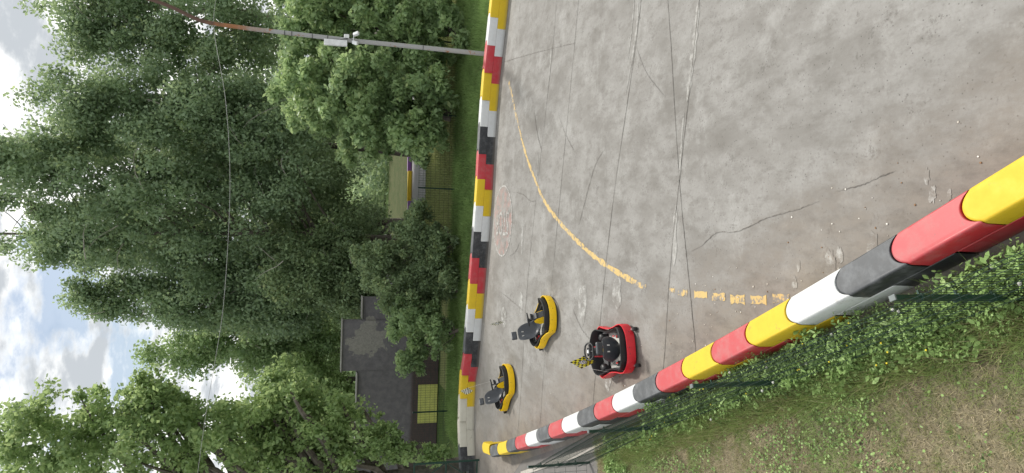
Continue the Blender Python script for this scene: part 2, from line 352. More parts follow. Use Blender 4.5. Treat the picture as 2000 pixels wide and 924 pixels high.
# litter and sand scraps at the foot of the near barrier
mb = MB()
for k in range(110):
    s = random.uniform(0, 9) if k < 85 else random.uniform(0, 15); dd = .22+abs(random.gauss(0, .45)); p = LP0+ld*s+ln*dd; r = random.uniform(.004, .013)*(1.8 if random.random() < .05 else 1)
    a0 = random.uniform(0, 6.28); mb.mi = random.choice([0, 0, 1, 2])
    mb.prism([(p.x+r*math.cos(a0+q)*random.uniform(.6, 1.3), p.y+r*math.sin(a0+q)*random.uniform(.6, 1.3)) for q in (0, 1.3, 2.5, 3.7, 5)], .002, random.uniform(.006, .012))
tag(mb.build('litter', [simple('grit', (.42, .39, .34), .9), simple('dry_leaf', (.22, .13, .07), .9), simple('pale_grit', (.6, .58, .54), .9)]), 'loose grit and dry leaf scraps along the near barrier foot', 'litter', kind='stuff')
strips = [((1705, 478), .16), ((1640, 500), .12), ((1622, 515), .18), ((1552, 553), .1), ((1810, 345), .09), ((1822, 380), .1), ((1855, 380), .06), ((1560, 520), .08)]
for (q, r) in strips: disc('sand_patch', at(*q), r*.9, r*.45, .0046, CHALK, 16, .35)
# ------------------------------------------------------------------ barrier blocks
BL, BS = .88, .33
def block_mesh(col):
    mb = MB(); n = 13
    def half(levels, y0, y1):
        vs = []
        for (z, hw, ins) in levels:
            for end in (0, 1):
                for i in range(n):
                    u = -1+2*i/(n-1); c = -.15*abs(u)**2.3
                    vs.append((u*hw*(1-.03*abs(u)**8), (y0-ins+c) if end == 0 else (y1+.012+c), z))
        fs = []; m = 2*n
        for l in range(len(levels)-1):
            for e in (0, n):
                for i in range(n-1): fs.append((l*m+e+i, l*m+e+i+1, (l+1)*m+e+i+1, (l+1)*m+e+i))
            fs.append((l*m, (l+1)*m, (l+1)*m+n, l*m+n)); fs.append((l*m+n-1, l*m+2*n-1, (l+1)*m+2*n-1, (l+1)*m+n-1))
        for l in (0, len(levels)-1):
            for i in range(n-1): fs.append((l*m+i, l*m+i+1, l*m+n+i+1, l*m+n+i))
        mb.add(vs, fs)
    half([(.285, .182, .0), (.50, .178, .0), (.545, .165, .006), (.56, .148, .018)], 0, -BL)
    half([(0, .188, 0), (.284, .184, 0)], -BS, -BL-BS)
    return mb.build('barrier_block', PL[col], None, bevel=.010, smooth=40)
protos = {}
def put_block(col, p, ang, sy, label, grp):
    if col not in protos: o = block_mesh(col); protos[col] = o
    else: o = protos[col].copy(); COL.objects.link(o)
    o.location = (p.x, p.y, 0); o.rotation_euler = (0, 0, ang-R(90)); o.scale = (1, sy, 1)
    return tag(o, label, 'barrier block', grp)
ordn = ['first', 'second', 'third', 'fourth', 'fifth', 'sixth', 'seventh', 'eighth']
# near wall: tips of the rounded ends, far to near
tips = [(1880, 425), (1742, 500), (1634, 560), (1536, 607), (1457, 650), (1390, 690), (1332, 725), (1281, 755), (1237, 775), (1195.7, 793), (1160, 808), (1128, 821), (1097, 834), (1071, 843), (1048, 851), (1026, 858), (1006, 865), (989, 872), (971.5, 878), (957, 884)]
cols = ['yellow', 'red', 'black', 'white', 'yellow', 'red', 'yellow', 'red', 'black', 'white', 'red', 'black', 'white', 'red', 'black', 'white', 'red', 'black', 'yellow', 'black']
TP = [at(x, y, .55) for x, y in tips]
# smooth lateral wobble with a quadratic fit  X = f(Y)
ys = np.array([p.y for p in TP]); cf = np.polyfit(ys, [p.x for p in TP], 3)
TPs = [Vector((float(np.polyval(cf, p.y)), p.y, 0)) for p in TP]
TPs = [TPs[0]-(TPs[1]-TPs[0])]+TPs; cols = ['yellow']+cols; cols[0] = 'red'
cnt = {}
for i, (p, c) in enumerate(zip(TPs, cols)):
    b = TPs[i-1] if i else p-(TPs[1]-p)
    t = p-b; cnt[c] = cnt.get(c, 0)+1
    if i == 0: lab = 'red barrier block cut by the right edge, before the nearest yellow one'
    else: lab = '%s %s block of the near barrier, counting away from the camera' % (ordn[cnt[c]-1-(1 if c == 'red' else 0)], c)
    put_block(c, p, math.atan2(t.y, t.x), t.length/BL, lab, 'blocks of the near barrier by the fence')
put_block('yellow', Vector((-6.74, 21.1, 0)), R(102), 1.0, 'yellow plastic block slightly askew at the very far end of the near barrier', 'blocks of the near barrier by the fence')
# far wall
fl = [(988, 53), (982, 107), (976, 160), (971.5, 213), (968, 264), (965, 317), (962.5, 367), (959, 418), (955, 467.5), (951, 518), (947, 568), (943, 617), (939, 662), (935, 711), (929.5, 743), (927, 791), (926, 836), (928, 886), (931, 934)]
fc = ['white', 'red', 'yellow', 'white', 'black', 'red', 'yellow', 'white', 'black', 'red', 'yellow', 'white', 'black', 'red', 'yellow', 'cream', 'cream', 'black']
FP = [at(x, y) for x, y in fl]
d0 = (FP[0]-FP[1]).normalized()
FP = [FP[0]+d0*.9*3, FP[0]+d0*.9*2, FP[0]+d0*.9]+FP; fc = ['red', 'yellow', 'yellow']+fc; fc[1] = 'white'
cnt = {}
for i in range(len(FP)-1):
    a, b = FP[i], FP[i+1]; c = fc[i]; t = a-b; ang = math.atan2(t.y, t.x); t.normalize(); nrm = Vector((-t.y, t.x, 0))
    cnt[c] = cnt.get(c, 0)+1; nm = 'off white' if c == 'cream' else c
    if i < 2: continue
    L = (a-b).length
    # point a is where the lower half begins; the rounded upper end reaches BS further
    p = a+t*(BS+.06)-nrm*(-.18); lab = '%s %s block of the far barrier, counting leftwards from the light pole' % (ordn[cnt[c]-1-(0 if c in('black','cream') else 1)], nm)
    if i == 2: lab = 'yellow plastic block of the far barrier at the right end, beyond the light pole'
    o = put_block(c, p, ang, max(L/BL, .9), lab, 'blocks of the far barrier along the grass')
# ------------------------------------------------------------------ near wire fence
def post(name, H=1.4, clamp=(.32, .72, 1.12)):
    root = empty(name); mb = MB(); mb.box((0, 0, H/2), (.045, .06, H)); mb.build('post', GREENM, root, bevel=.004)
    mb = MB(); mb.box((0, 0, H+.008), (.05, .065, .016)); mb.build('post_cap', simple('cap_grey', (.12, .14, .14), .5), root, bevel=.003)
    for z in clamp:
        mb = MB(); mb.box((0, 0, z), (.062, .078, .035)); mb.box((.045, 0, z), (.05, .02, .02)); mb.build('clamp', GREENM, root, bevel=.003)
    return root
def panel(name, a, b, H, z0=.05, step=.05, fold=True, r=.0025, hz=None):
    """wire panel between two points, built in world space relative to a"""
    root = bpy.data.objects.new(name, None); bpy.data.objects.remove(root)
    d = b-a; L = d.length; d.normalize(); nn = Vector((-d.y, d.x, 0)); mb = MB(); k = int(L/step)
    folds = [H-.12, H*.55, .25] if fold else []
    def off(z):
        for f in folds:
            if abs(z-f) < .05: return .035*(1-abs(z-f)/.05)
        return 0
    zs = sorted(set([z0, H]+[f+q for f in folds for q in (-.05, 0, .05)]))
    for i in range(k+1):
        s = d*(i*L/k); mb.tube([s+nn*off(z)+Vector((0, 0, z)) for z in zs], r, 4, cap=False)
    hs = hz or (sorted([z0+.02, H-.17, H-.07]+[z0+.02+.2*j for j in range(1, int((H-.3)/.2)+1)]))
    for z in hs: mb.tube([nn*(off(z)+.003)+Vector((0, 0, z)), d*L+nn*(off(z)+.003)+Vector((0, 0, z))], r*1.15, 4, cap=False)
    o = mb.build(name, GREENW); o.location = a; return o
ang = math.atan2(fd.y, fd.x)-R(90)
P0 = PA-fd*3.3
fpost = post('fence_post'); locs = [(PA, 'green fence post nearest the camera, grey cap, standing in weeds'), (PB, 'green fence post beside the third yellow block, second from the camera'),
    (PC, 'green fence post beside a black barrier block, third from the camera'), (PD, 'green corner fence post with clamps on the grey path, farthest of the near fence'), (P0, 'green fence post just outside the right edge')]
for i, (p, lab) in enumerate(locs[:4]):
    o = fpost if i == 0 else copy_tree(fpost); o.location = p; o.rotation_euler = (0, 0, ang); tag(o, lab, 'fence post', 'posts of the near green wire fence')
for a, b, lab in [(P0, PA, 'green wire mesh panel running out at the right edge past the nearest post'), (PA, PB, 'green wire mesh panel between the nearest and second posts'),
                  (PB, PC, 'green wire mesh panel between the second and third near fence posts'), (PC, PD, 'green wire mesh panel over the grey path, between third and corner posts')]:
    tag(panel('wire_fence_panel', a+fn*.04, b+fn*.04, 1.4), lab, 'wire fence', 'wire panels of the near fence')
tag(panel('wire_fence_panel', PD+Vector((-.06, 0, 0)), PD+Vector((-2.6, -.35, 0)), 1.3, step=.10, fold=False, r=.003, hz=[.06, .3, .55, .8, 1.05, 1.29]), 'green wire mesh panel turning left from the corner post', 'wire fence', 'wire panels of the near fence')
# gate at the left edge
gx = aty(925, 899, 23.6); gx.z = 0; root = empty('wire_gate', gx); tag(root, 'tall green tube gate with diagonal braces in front of the tree trunk', 'gate'); GH = 2.35; GW = 2.2
mb = MB(); mb.box((0, 0, GH/2), (.06, .06, GH)); mb.box((-GW, 0, GH/2), (.06, .06, GH)); mb.box((-GW/2, 0, GH-.03), (GW-.06, .05, .05)); mb.box((-GW/2, 0, 1.2), (GW-.06, .05, .05)); mb.box((-GW/2, 0, .08), (GW-.06, .05, .05)); mb.build('frame', GREENM, root, bevel=.005)
mb = MB(); mb.tube([(-.04, 0, 1.24), (-.75, 0, GH-.06)], .018, 6); mb.build('brace', GREENM, root)
mb = MB(); mb.tube([(-.04, 0, 1.16), (-.75, 0, .12)], .018, 6); mb.build('brace', GREENM, root)
mb = MB()
for i in range(1, 40): mb.tube([(-i*GW/40, .03, .1), (-i*GW/40, .03, GH-.05)], .003, 4, cap=False)
for j in range(1, 12): mb.tube([(-.03, .034, j*.2), (-GW+.03, .034, j*.2)], .003, 4, cap=False)
mb.build('wire_mesh', GREENW, root)
# far fence
F0 = at(889, 370); F1 = at(880, 803); F1 = Vector((F1.x, 28.9, 0)); F0 = Vector((F0.x, 29.1, 0)); fdd = (F0-F1); Lf = fdd.length/3; fdd.normalize()
xs = [F1+fdd*Lf*k for k in range(-1, 7)]; FH = 1.62
fp2 = None
for k, p in enumerate(xs):
    o = post('fence_post', FH, (.3, 1.35)) if k == 0 else copy_tree(fp2)
    if k == 0: fp2 = o
    o.location = p; o.rotation_euler = (0, 0, R(90))
    lab = {1: 'dark post of the far fence standing before the yellow painted wall panel', 4: 'dark post of the far fence in the grassy gap between tree and shrubs'}.get(k)
    tag(o, lab or 'far fence post, %s from the left, mostly hidden by leaves' % ordn[k], 'fence post', 'posts of the far wire fence')
for k in range(len(xs)-1):
    tag(panel('wire_fence_panel', xs[k]+Vector((0, -.04, 0)), xs[k+1]+Vector((0, -.04, 0)), FH, step=.10, fold=False, r=.0042, hz=[.06, .3, .5, .7, .9, 1.1, 1.3, 1.42, 1.6]),
        {0: 'dark wire panel of the far fence at the left, before the brick wall foot', 1: 'dark wire panel just right of the post by the yellow wall panel', 3: 'far wire panel left of the post in the grassy gap', 4: 'far wire panel right of the post in the grassy gap'}.get(k) or 'far wire fence panel, %s from the left, behind shrubs' % ordn[k], 'wire fence', 'wire panels of the far fence')
# ------------------------------------------------------------------ building
def mat_wall():
    m, nt = newmat('old_render_wall'); v = worldpos(nt)
    n1 = noise(nt, v, .42, 7, .55); n2 = noise(nt, v, 4, 7, .7); n3 = noise(nt, v, 14, 5, .6)
    c = mix(nt, mrange(nt, n2, .3, .7), (.125, .12, .13), (.175, .168, .178))
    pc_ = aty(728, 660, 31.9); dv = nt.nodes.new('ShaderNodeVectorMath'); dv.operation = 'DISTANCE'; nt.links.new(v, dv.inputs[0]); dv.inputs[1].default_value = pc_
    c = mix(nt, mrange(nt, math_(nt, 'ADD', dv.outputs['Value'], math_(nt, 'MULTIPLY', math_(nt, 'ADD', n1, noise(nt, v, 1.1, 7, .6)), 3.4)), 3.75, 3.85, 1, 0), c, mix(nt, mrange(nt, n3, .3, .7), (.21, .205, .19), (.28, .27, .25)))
    sp = nt.nodes.new('ShaderNodeSeparateXYZ'); nt.links.new(v, sp.inputs[0])
    br = nt.nodes.new('ShaderNodeTexBrick'); br.inputs['Scale'].default_value = 4.5; br.inputs['Color1'].default_value = (.10, .07, .065, 1); br.inputs['Color2'].default_value = (.075, .06, .06, 1); br.inputs['Mortar'].default_value = (.05, .05, .05, 1)
    cb = nt.nodes.new('ShaderNodeCombineXYZ'); nt.links.new(sp.outputs[0], cb.inputs[0]); nt.links.new(sp.outputs[2], cb.inputs[1]); nt.links.new(cb.outputs[0], br.inputs['Vector'])
    c = mix(nt, mrange(nt, math_(nt, 'ADD', sp.outputs[2], math_(nt, 'MULTIPLY', n1, .3)), 1.3, 1.5, 1, 0), c, br.outputs['Color'])
    pbr(nt, c, .9, bump=n2, bstr=.5, bdist=.05, spec=.2); return m
WALLM = mat_wall()
BY = 31.9
def bx_(y): return aty(700, y, BY).x
zt = aty(669, 670, BY).z; zl = aty(698, 760, BY).z; zr = aty(709, 600, BY).z
b = empty('block_building', (bx_(724), BY, 0)); tag(b, 'low dark rendered building with flat stepped roofline and a yellow painted panel', 'building')
x0 = bx_(724)
def bpart(name, xa, xb, z1, dy, mat, z0=0, th=.5):
    mb = MB(); mb.box(((xa+xb)/2-x0, dy+th/2, (z0+z1)/2), (xb-xa, th, z1-z0)); return mb.build(name, mat, b, bevel=.01)
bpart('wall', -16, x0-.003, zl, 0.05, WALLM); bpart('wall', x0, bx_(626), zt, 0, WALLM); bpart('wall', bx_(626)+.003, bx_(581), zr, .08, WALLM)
RIM = simple('pale_coping', (.22, .215, .20), .8)
for xa, xb, z in [(-16, x0-.09, zl), (x0-.05, bx_(626)+.05, zt), (bx_(626)+.08, bx_(581)+.05, zr)]:
    mb = MB(); mb.box(((xa+xb)/2-x0, .26, z+.03), (xb-xa, .66, .05)); mb.build('roof', RIM, b, bevel=.01)
pa, pb = aty(822, 752, BY), aty(822, 827, BY)
mb = MB(); mb.box(((pa.x+pb.x)/2-x0, .035, .48), (pa.x-pb.x, .01, .92)); pm, nt = newmat('yellow_wall_paint'); v = worldpos(nt)
bt = nt.nodes.new('ShaderNodeTexBrick'); sp = nt.nodes.new('ShaderNodeSeparateXYZ'); nt.links.new(v, sp.inputs[0]); cb = nt.nodes.new('ShaderNodeCombineXYZ'); nt.links.new(sp.outputs[0], cb.inputs[0]); nt.links.new(sp.outputs[2], cb.inputs[1]); nt.links.new(cb.outputs[0], bt.inputs[0])
bt.inputs['Scale'].default_value = 4; bt.inputs['Color1'].default_value = (.55, .56, .16, 1); bt.inputs['Color2'].default_value = (.50, .52, .14, 1); bt.inputs['Mortar'].default_value = (.36, .39, .10, 1)
pbr(nt, mix(nt, mrange(nt, noise(nt, v, 5, 6), .4, .7, 0, .4), bt.outputs['Color'], (.3, .33, .12)), .8)
mb.build('painted_panel', pm, b)
# pale shed far behind the shrubs
s = empty('white_shed', (-2.2, 47, 0)); tag(s, 'small white shed glimpsed through the dark shrubs', 'shed')
mb = MB(); mb.box((0, 0, 1.5), (4.2, 3, 3.0)); mb.build('wall', simple('shed_white', (.55, .56, .6), .7), s)
mb = MB(); mb.prism([(-2.4, -1.8), (2.4, -1.8), (2.4, 1.8), (-2.4, 1.8)], 3.0, 3.15); mb.build('roof', DGREY, s)
# second circuit wall beyond the far road
q0, q1, q2, q3 = [at(804, yy) for yy in (300, 335, 393, 440)]
for a, c, col, lab in [(q0, q1, 'purple', 'purple low wall piece right of the yellow one beyond the grey road'), (q1, q2, 'yellow', 'yellow low wall piece across the grey road beyond the fence'), (q2, q3, 'purple', 'purple low wall piece left of the yellow one, behind shrub leaves')]:
    mb = MB(); d = (c-a); mb.box((0, 0, .10), (d.length-.02, .3, .2)); mb.box((0, 0, .23), (d.length-.02, .22, .06)); o = mb.build('low_wall', PL[col], None, bevel=.02); o.location = (a+c)/2; tag(o, lab, 'low wall', 'coloured walls beyond the road')
# ------------------------------------------------------------------ light pole and cable
PY = 23.3; pb_ = aty(953, 106, PY); pts = [Vector((pb_.x+.02, PY, 0)), pb_]+[aty(x, y, PY) for x, y in [(860, 96.5), (760, 86.5), (690, 79.5), (600, 69), (540, 62), (500, 57.5), (455, 51.5), (420, 46.5), (395, 41), (372, 32), (348, 20), (320, 8), (290, -2), (255, -8)]]
def mat_pole():
    m, nt = newmat('rusty_pole'); v = worldpos(nt); sp = nt.nodes.new('ShaderNodeSeparateXYZ'); nt.links.new(v, sp.inputs[0])
    n = noise(nt, v, 2.2, 8, .7); h = math_(nt, 'ADD', sp.outputs[2], math_(nt, 'MULTIPLY', n, 2.0))
    c = mix(nt, mrange(nt, n, .57, .62), (.33, .335, .34), (.30, .13, .06)); c = mix(nt, mrange(nt, h, 8.2, 9.6), c, (.30, .13, .055)); c = mix(nt, mrange(nt, h, 9.8, 10.3), c, (.10, .055, .04))
    pbr(nt, c, .7, bump=n, bstr=.2); return m
root = empty('lamp_pole', (pts[0].x, PY, 0)); tag(root, 'tall grey rust stained lamp pole with curved top, white box and cameras', 'lamp pole')
lp = [p-Vector((pts[0].x, PY, 0)) for p in pts]
mb = MB(); sp_ = smooth_path(lp, 4); mb.tube(sp_, [.085-.035*i/(len(sp_)-1) for i in range(len(sp_))], 12); mb.build('pole', mat_pole(), root, smooth=60)
def plp(x, y): return aty(x, y, PY-.12)-Vector((pts[0].x, PY, 0))
for (x, y) in [(556, 64), (570, 65.5), (610, 70), (826, 93), (640, 73)]:
    mb = MB(); p = aty(x, y, PY)-Vector((pts[0].x, PY, 0)); mb.tube([p-Vector((0, 0, .012)), p+Vector((0, 0, .012))], .085, 12); mb.build('strap', DGREY, root)
a, c = plp(633, 80), plp(678, 83.5); mb = MB(); dd = c-a; M = Matrix.Rotation(math.atan2(dd.x, dd.z), 3, 'Y')
mb.box((a+c)/2+Vector((-.03, 0, 0)), (.19, .12, dd.length), M); cbx = mb.build('control_box', WHT, root, bevel=.01)
a = plp(677, 71); mb = MB(); mb.box(a, (.12, .1, .16), M); mb.build('junction_box', WHT, root, bevel=.008)
for (x, y), (x2, y2) in [((691, 68), (699, 66)), ((689, 82), (697, 87))]:
    a, c = plp(x, y), plp(x2, y2); d = (c-a); c2 = a+d*1.0+Vector((0, -.12, -.02)); dr = (c2-a).normalized(); mb = MB()
    Mq = dr.to_track_quat('Z', 'Y').to_matrix(); mb.box((a+c2)/2, (.11, .10, .2), Mq); cmr = mb.build('security_camera', WHT, root, bevel=.015)
    mb = MB(); mb.tube([plp(690, 78), a], .014, 6); mb.build('bracket', WHT, cmr)
mb = MB(); mb.tube([plp(650, 77), plp(665, 77.5), plp(682, 74), plp(690, 78)], .009, 5); mb.build('cord', BLK, root)
ca = [aty(x, y, Y) for x, y, Y in [(428, -30, 25), (417.5, 50, PY), (440, 190, 22.5), (449, 330, 22), (446, 460, 21.8), (436, 600, 21.6), (421, 700, 21.5), (402, 810, 21.4), (384, 940, 21.3)]]
mb = MB(); mb.tube(smooth_path(ca, 5), .0062, 5); tag(mb.build('overhead_cable', simple('cable_grey', (.30, .31, .31), .6)), 'thin pale cable hanging across the trees from the lamp pole', 'cable')
# ------------------------------------------------------------------ foliage
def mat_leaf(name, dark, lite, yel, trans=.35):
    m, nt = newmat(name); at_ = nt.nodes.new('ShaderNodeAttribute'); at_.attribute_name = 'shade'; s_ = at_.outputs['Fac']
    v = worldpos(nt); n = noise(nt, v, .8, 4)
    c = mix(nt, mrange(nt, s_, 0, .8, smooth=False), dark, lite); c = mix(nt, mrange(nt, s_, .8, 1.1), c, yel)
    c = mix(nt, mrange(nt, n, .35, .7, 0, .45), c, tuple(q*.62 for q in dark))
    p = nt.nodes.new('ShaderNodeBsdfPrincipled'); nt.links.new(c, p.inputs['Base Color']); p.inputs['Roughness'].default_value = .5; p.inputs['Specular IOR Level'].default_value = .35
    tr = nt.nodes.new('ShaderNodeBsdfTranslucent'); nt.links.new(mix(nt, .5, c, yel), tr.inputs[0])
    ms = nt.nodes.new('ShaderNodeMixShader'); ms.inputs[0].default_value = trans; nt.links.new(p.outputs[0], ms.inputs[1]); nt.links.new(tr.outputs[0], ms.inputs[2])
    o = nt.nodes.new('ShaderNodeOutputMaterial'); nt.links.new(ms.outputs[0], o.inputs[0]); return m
LF_DARK = mat_leaf('leaf_dark', (.16, .24, .145), (.36, .49, .30), (.50, .60, .28), .48)
LF_MID = mat_leaf('leaf_mid', (.17, .27, .13), (.38, .53, .25), (.54, .64, .30), .45)
LF_LITE = mat_leaf('leaf_light', (.17, .27, .11), (.37, .52, .22), (.56, .66, .29), .5)
LF_BUSH = mat_leaf('leaf_bush', (.11, .17, .09), (.27, .38, .19), (.48, .54, .26), .4)
BARK = simple('bark', (.12, .105, .09), .9, sc=5, var=.4); BARKP = simple('bark_pale', (.30, .28, .25), .85, sc=4, var=.3)
def leaves(C, nl, rad, size, upw=.35, fold=.0):
    """C (k,3) clump centres, rad (k,3) radii, nl leaves per clump -> V,F,attr"""
    k = len(C); n = k*nl
    u = rng.normal(size=(n, 3)); u /= np.linalg.norm(u, axis=1)[:, None]; r = rng.random(n)**(1/2.0)
    P = np.repeat(C, nl, 0)+u*r[:, None]*np.repeat(rad, nl, 0)*rng.uniform(.75, 1.2, n)[:, None]
    nr = rng.normal(size=(n, 3))+u*.6; nr[:, 2] += upw; nr /= np.linalg.norm(nr, axis=1)[:, None]
    a = rng.normal(size=(n, 3)); a[:, 2] -= .5; a -= nr*(a*nr).sum(1)[:, None]; a /= np.linalg.norm(a, axis=1)[:, None]
    b = np.cross(nr, a); s = size*rng.uniform(.6, 1.35, n)[:, None]
    V = np.stack([P-a*s*.6, P+b*s*.36-a*s*.05, P+a*s*.6, P-b*s*.36-a*s*.05], 1).reshape(-1, 3)
    F = np.arange(n*4).reshape(n, 4)
    top = u[:, 2]*.22
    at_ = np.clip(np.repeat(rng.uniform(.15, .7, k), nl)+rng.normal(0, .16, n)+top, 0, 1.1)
    return V, F, at_
def tree(name, label, cat, base, ellipsoids, nclump, nl, crad, leafsize, leafmat, barkmat=None, trunk_r=.22, trunk_top=None, group=None, limbs=26, stretch=1.3, twig=0, lean=(0, 0)):
    """ellipsoids: (cx,cy,cz,rx,ry,rz) in world; trunk from base"""
    base = Vector(base); root = empty(name, base); tag(root, label, cat, group)
    C = []; wts = np.array([e[3]*e[4]*e[5] for e in ellipsoids])**(2/3); wts /= wts.sum()
    for e, wq in zip(ellipsoids, wts):
        m = max(3, int(nclump*wq)); u = rng.normal(size=(m, 3)); u /= np.linalg.norm(u, axis=1)[:, None]; r = rng.random(m)**(1/2.4)
        # uneven outline
        ph = rng.uniform(0, 6.28, 3); wob = 1+.16*np.sin(3*u[:, 2]*2+ph[0]+2*np.arctan2(u[:, 1], u[:, 0]))+.10*np.sin(7*u[:, 2]+ph[1]+3*np.arctan2(u[:, 1], u[:, 0]))
        C.append(np.array(e[:3])+u*(r*wob)[:, None]*np.array(e[3:6]))
    C = np.concatenate(C); C[:, 2] = np.maximum(C[:, 2], .25)
    rr = crad*rng.uniform(.55, 1.25, len(C)); rad = np.stack([rr, rr, rr*stretch], 1)
    V, F, A = leaves(C, nl, rad, leafsize); V -= np.array(base)
    V[:, 2] = np.maximum(V[:, 2], .02)
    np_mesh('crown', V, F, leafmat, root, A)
    zt = trunk_top or (C[:, 2].max()-.8); ctr = Vector(C.mean(0)); mb = MB(); tp = []
    for i in range(9):
        f = i/8; tp.append(Vector((lean[0]*f+.18*math.sin(f*5+base.x), lean[1]*f+.15*math.cos(f*4+base.x)+(.9 if cat == 'tree' and trunk_r < .5 else -.1), (zt-base.z)*f)))
    mb.tube(tp, [trunk_r*(1.25 if i == 0 else 1)*(1-.85*i/8) for i in range(9)], 9)
    idx = rng.choice(len(C), min(limbs, len(C)), replace=False)
    for q in [0]:
        for j in idx:
            e_ = Vector(C[j])-base; hz = max(.12, (e_.z-.25*math.hypot(e_.x, e_.y)-1)/(zt-base.z)); hz = min(hz, .92)
            f = hz*8; i = int(f); i = min(i, 7); s_ = tp[i].lerp(tp[i+1], f-i); m_ = (s_+e_)/2+Vector((random.uniform(-.2, .2), random.uniform(-.2, .2), random.uniform(-.3, .1)))
            r0 = trunk_r*(1-.85*hz)*.5; mb.tube([s_, s_.lerp(m_, .5)+Vector((0, 0, -.08)), m_, m_.lerp(e_, .6)+Vector((0, 0, .08)), e_], [r0, r0*.8, r0*.6, r0*.4, r0*.15+.005], 5, cap=False)
        mb.build('trunk', barkmat or BARK, root, smooth=60)
    if twig:
        for _ in range(twig):
            mb = MB(); c0 = Vector(C[rng.integers(len(C))])-base; c0.y -= .7; p = [c0]; d = Vector((random.uniform(-1, 1), random.uniform(-.3, .1), random.uniform(.1, 1))).normalized()
            for k in range(5): d = (d+Vector((random.uniform(-.4, .4), random.uniform(-.2, .2), random.uniform(-.4, .2)))).normalized(); p.append(p[-1]+d*random.uniform(.2, .5))
            mb.tube(p, [.022, .02, .017, .013, .009, .005], 4, cap=False); mb.build('dead_twig', BARKP, root)
    return root
def el(x, y, Y, rx_px, rz_px, ry=None):
    """ellipsoid centred on the sight line (x,y) at depth Y, radii given in photo pixels across and along"""
    c = aty(x, y, Y); dpt = (c-Vector((0, 0, CAMH))).dot(Fv); k = dpt/FPX; a = rx_px*k
    return (c.x, Y, c.z, a, ry or min(a, 3.2), rz_px*k)
def gx_(y, Y): return (aty(800, y, Y).x, Y, 0)
TG = 'tall trees behind the grass'
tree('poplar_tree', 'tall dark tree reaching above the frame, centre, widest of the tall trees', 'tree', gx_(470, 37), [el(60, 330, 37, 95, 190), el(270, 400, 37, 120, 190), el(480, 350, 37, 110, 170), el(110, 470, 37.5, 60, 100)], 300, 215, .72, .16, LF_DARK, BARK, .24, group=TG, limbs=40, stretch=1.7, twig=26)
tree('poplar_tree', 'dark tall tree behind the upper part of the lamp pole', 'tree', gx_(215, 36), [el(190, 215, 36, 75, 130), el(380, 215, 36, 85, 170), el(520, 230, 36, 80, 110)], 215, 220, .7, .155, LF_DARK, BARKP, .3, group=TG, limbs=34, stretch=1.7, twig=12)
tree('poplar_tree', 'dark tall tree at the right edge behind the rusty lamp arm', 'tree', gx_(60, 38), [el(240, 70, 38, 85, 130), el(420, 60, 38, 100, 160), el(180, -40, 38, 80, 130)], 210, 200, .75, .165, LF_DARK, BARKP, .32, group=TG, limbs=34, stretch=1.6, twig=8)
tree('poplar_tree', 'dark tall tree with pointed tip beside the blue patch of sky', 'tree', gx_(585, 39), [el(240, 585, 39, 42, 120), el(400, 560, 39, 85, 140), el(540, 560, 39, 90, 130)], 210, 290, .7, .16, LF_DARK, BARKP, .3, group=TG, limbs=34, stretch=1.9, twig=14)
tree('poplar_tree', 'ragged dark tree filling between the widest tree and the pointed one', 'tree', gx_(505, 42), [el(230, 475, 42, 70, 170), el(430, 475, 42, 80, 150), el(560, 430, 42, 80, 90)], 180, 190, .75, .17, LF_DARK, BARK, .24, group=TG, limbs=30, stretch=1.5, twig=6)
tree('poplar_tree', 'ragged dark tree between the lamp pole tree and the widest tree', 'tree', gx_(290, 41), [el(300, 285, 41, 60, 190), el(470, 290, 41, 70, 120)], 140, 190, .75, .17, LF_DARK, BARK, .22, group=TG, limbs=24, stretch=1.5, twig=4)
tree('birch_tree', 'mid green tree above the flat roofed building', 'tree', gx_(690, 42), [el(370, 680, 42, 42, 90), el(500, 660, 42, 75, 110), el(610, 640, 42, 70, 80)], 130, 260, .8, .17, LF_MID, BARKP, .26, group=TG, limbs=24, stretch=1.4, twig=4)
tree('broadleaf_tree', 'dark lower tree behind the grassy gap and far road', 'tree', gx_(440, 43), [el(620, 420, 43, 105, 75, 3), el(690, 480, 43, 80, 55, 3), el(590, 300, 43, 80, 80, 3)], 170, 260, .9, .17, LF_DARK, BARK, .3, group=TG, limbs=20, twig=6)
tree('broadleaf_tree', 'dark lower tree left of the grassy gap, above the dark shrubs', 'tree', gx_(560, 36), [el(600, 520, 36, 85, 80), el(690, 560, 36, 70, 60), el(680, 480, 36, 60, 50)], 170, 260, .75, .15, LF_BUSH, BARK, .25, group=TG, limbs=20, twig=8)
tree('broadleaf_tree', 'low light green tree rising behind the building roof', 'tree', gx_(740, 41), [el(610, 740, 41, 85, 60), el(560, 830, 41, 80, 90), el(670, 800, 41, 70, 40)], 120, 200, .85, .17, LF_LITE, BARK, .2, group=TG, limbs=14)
# lush trees behind the barrier at the right
LG = 'lush trees by the lamp pole'
tree('maple_tree', 'lush mid green maple hanging low over the far barrier, left of the lamp pole', 'tree', gx_(205, 29.5), [el(700, 210, 29, 110, 110, 2.6), el(800, 180, 28.5, 120, 85, 2.6), el(610, 170, 29.5, 85, 75, 2.4), el(810, 270, 28, 45, 60, 1.5)], 330, 125, .46, .175, LF_MID, BARK, .25, group=LG, limbs=30, stretch=.8)
tree('maple_tree', 'lush mid green maple at the right edge behind the lamp pole', 'tree', gx_(40, 29.5), [el(720, 30, 29.5, 130, 130, 2.6), el(830, 40, 28.5, 120, 75, 2.4), el(610, 20, 29.8, 90, 70, 2.2)], 300, 125, .46, .175, LF_MID, BARK, .25, group=LG, limbs=30, stretch=.8)
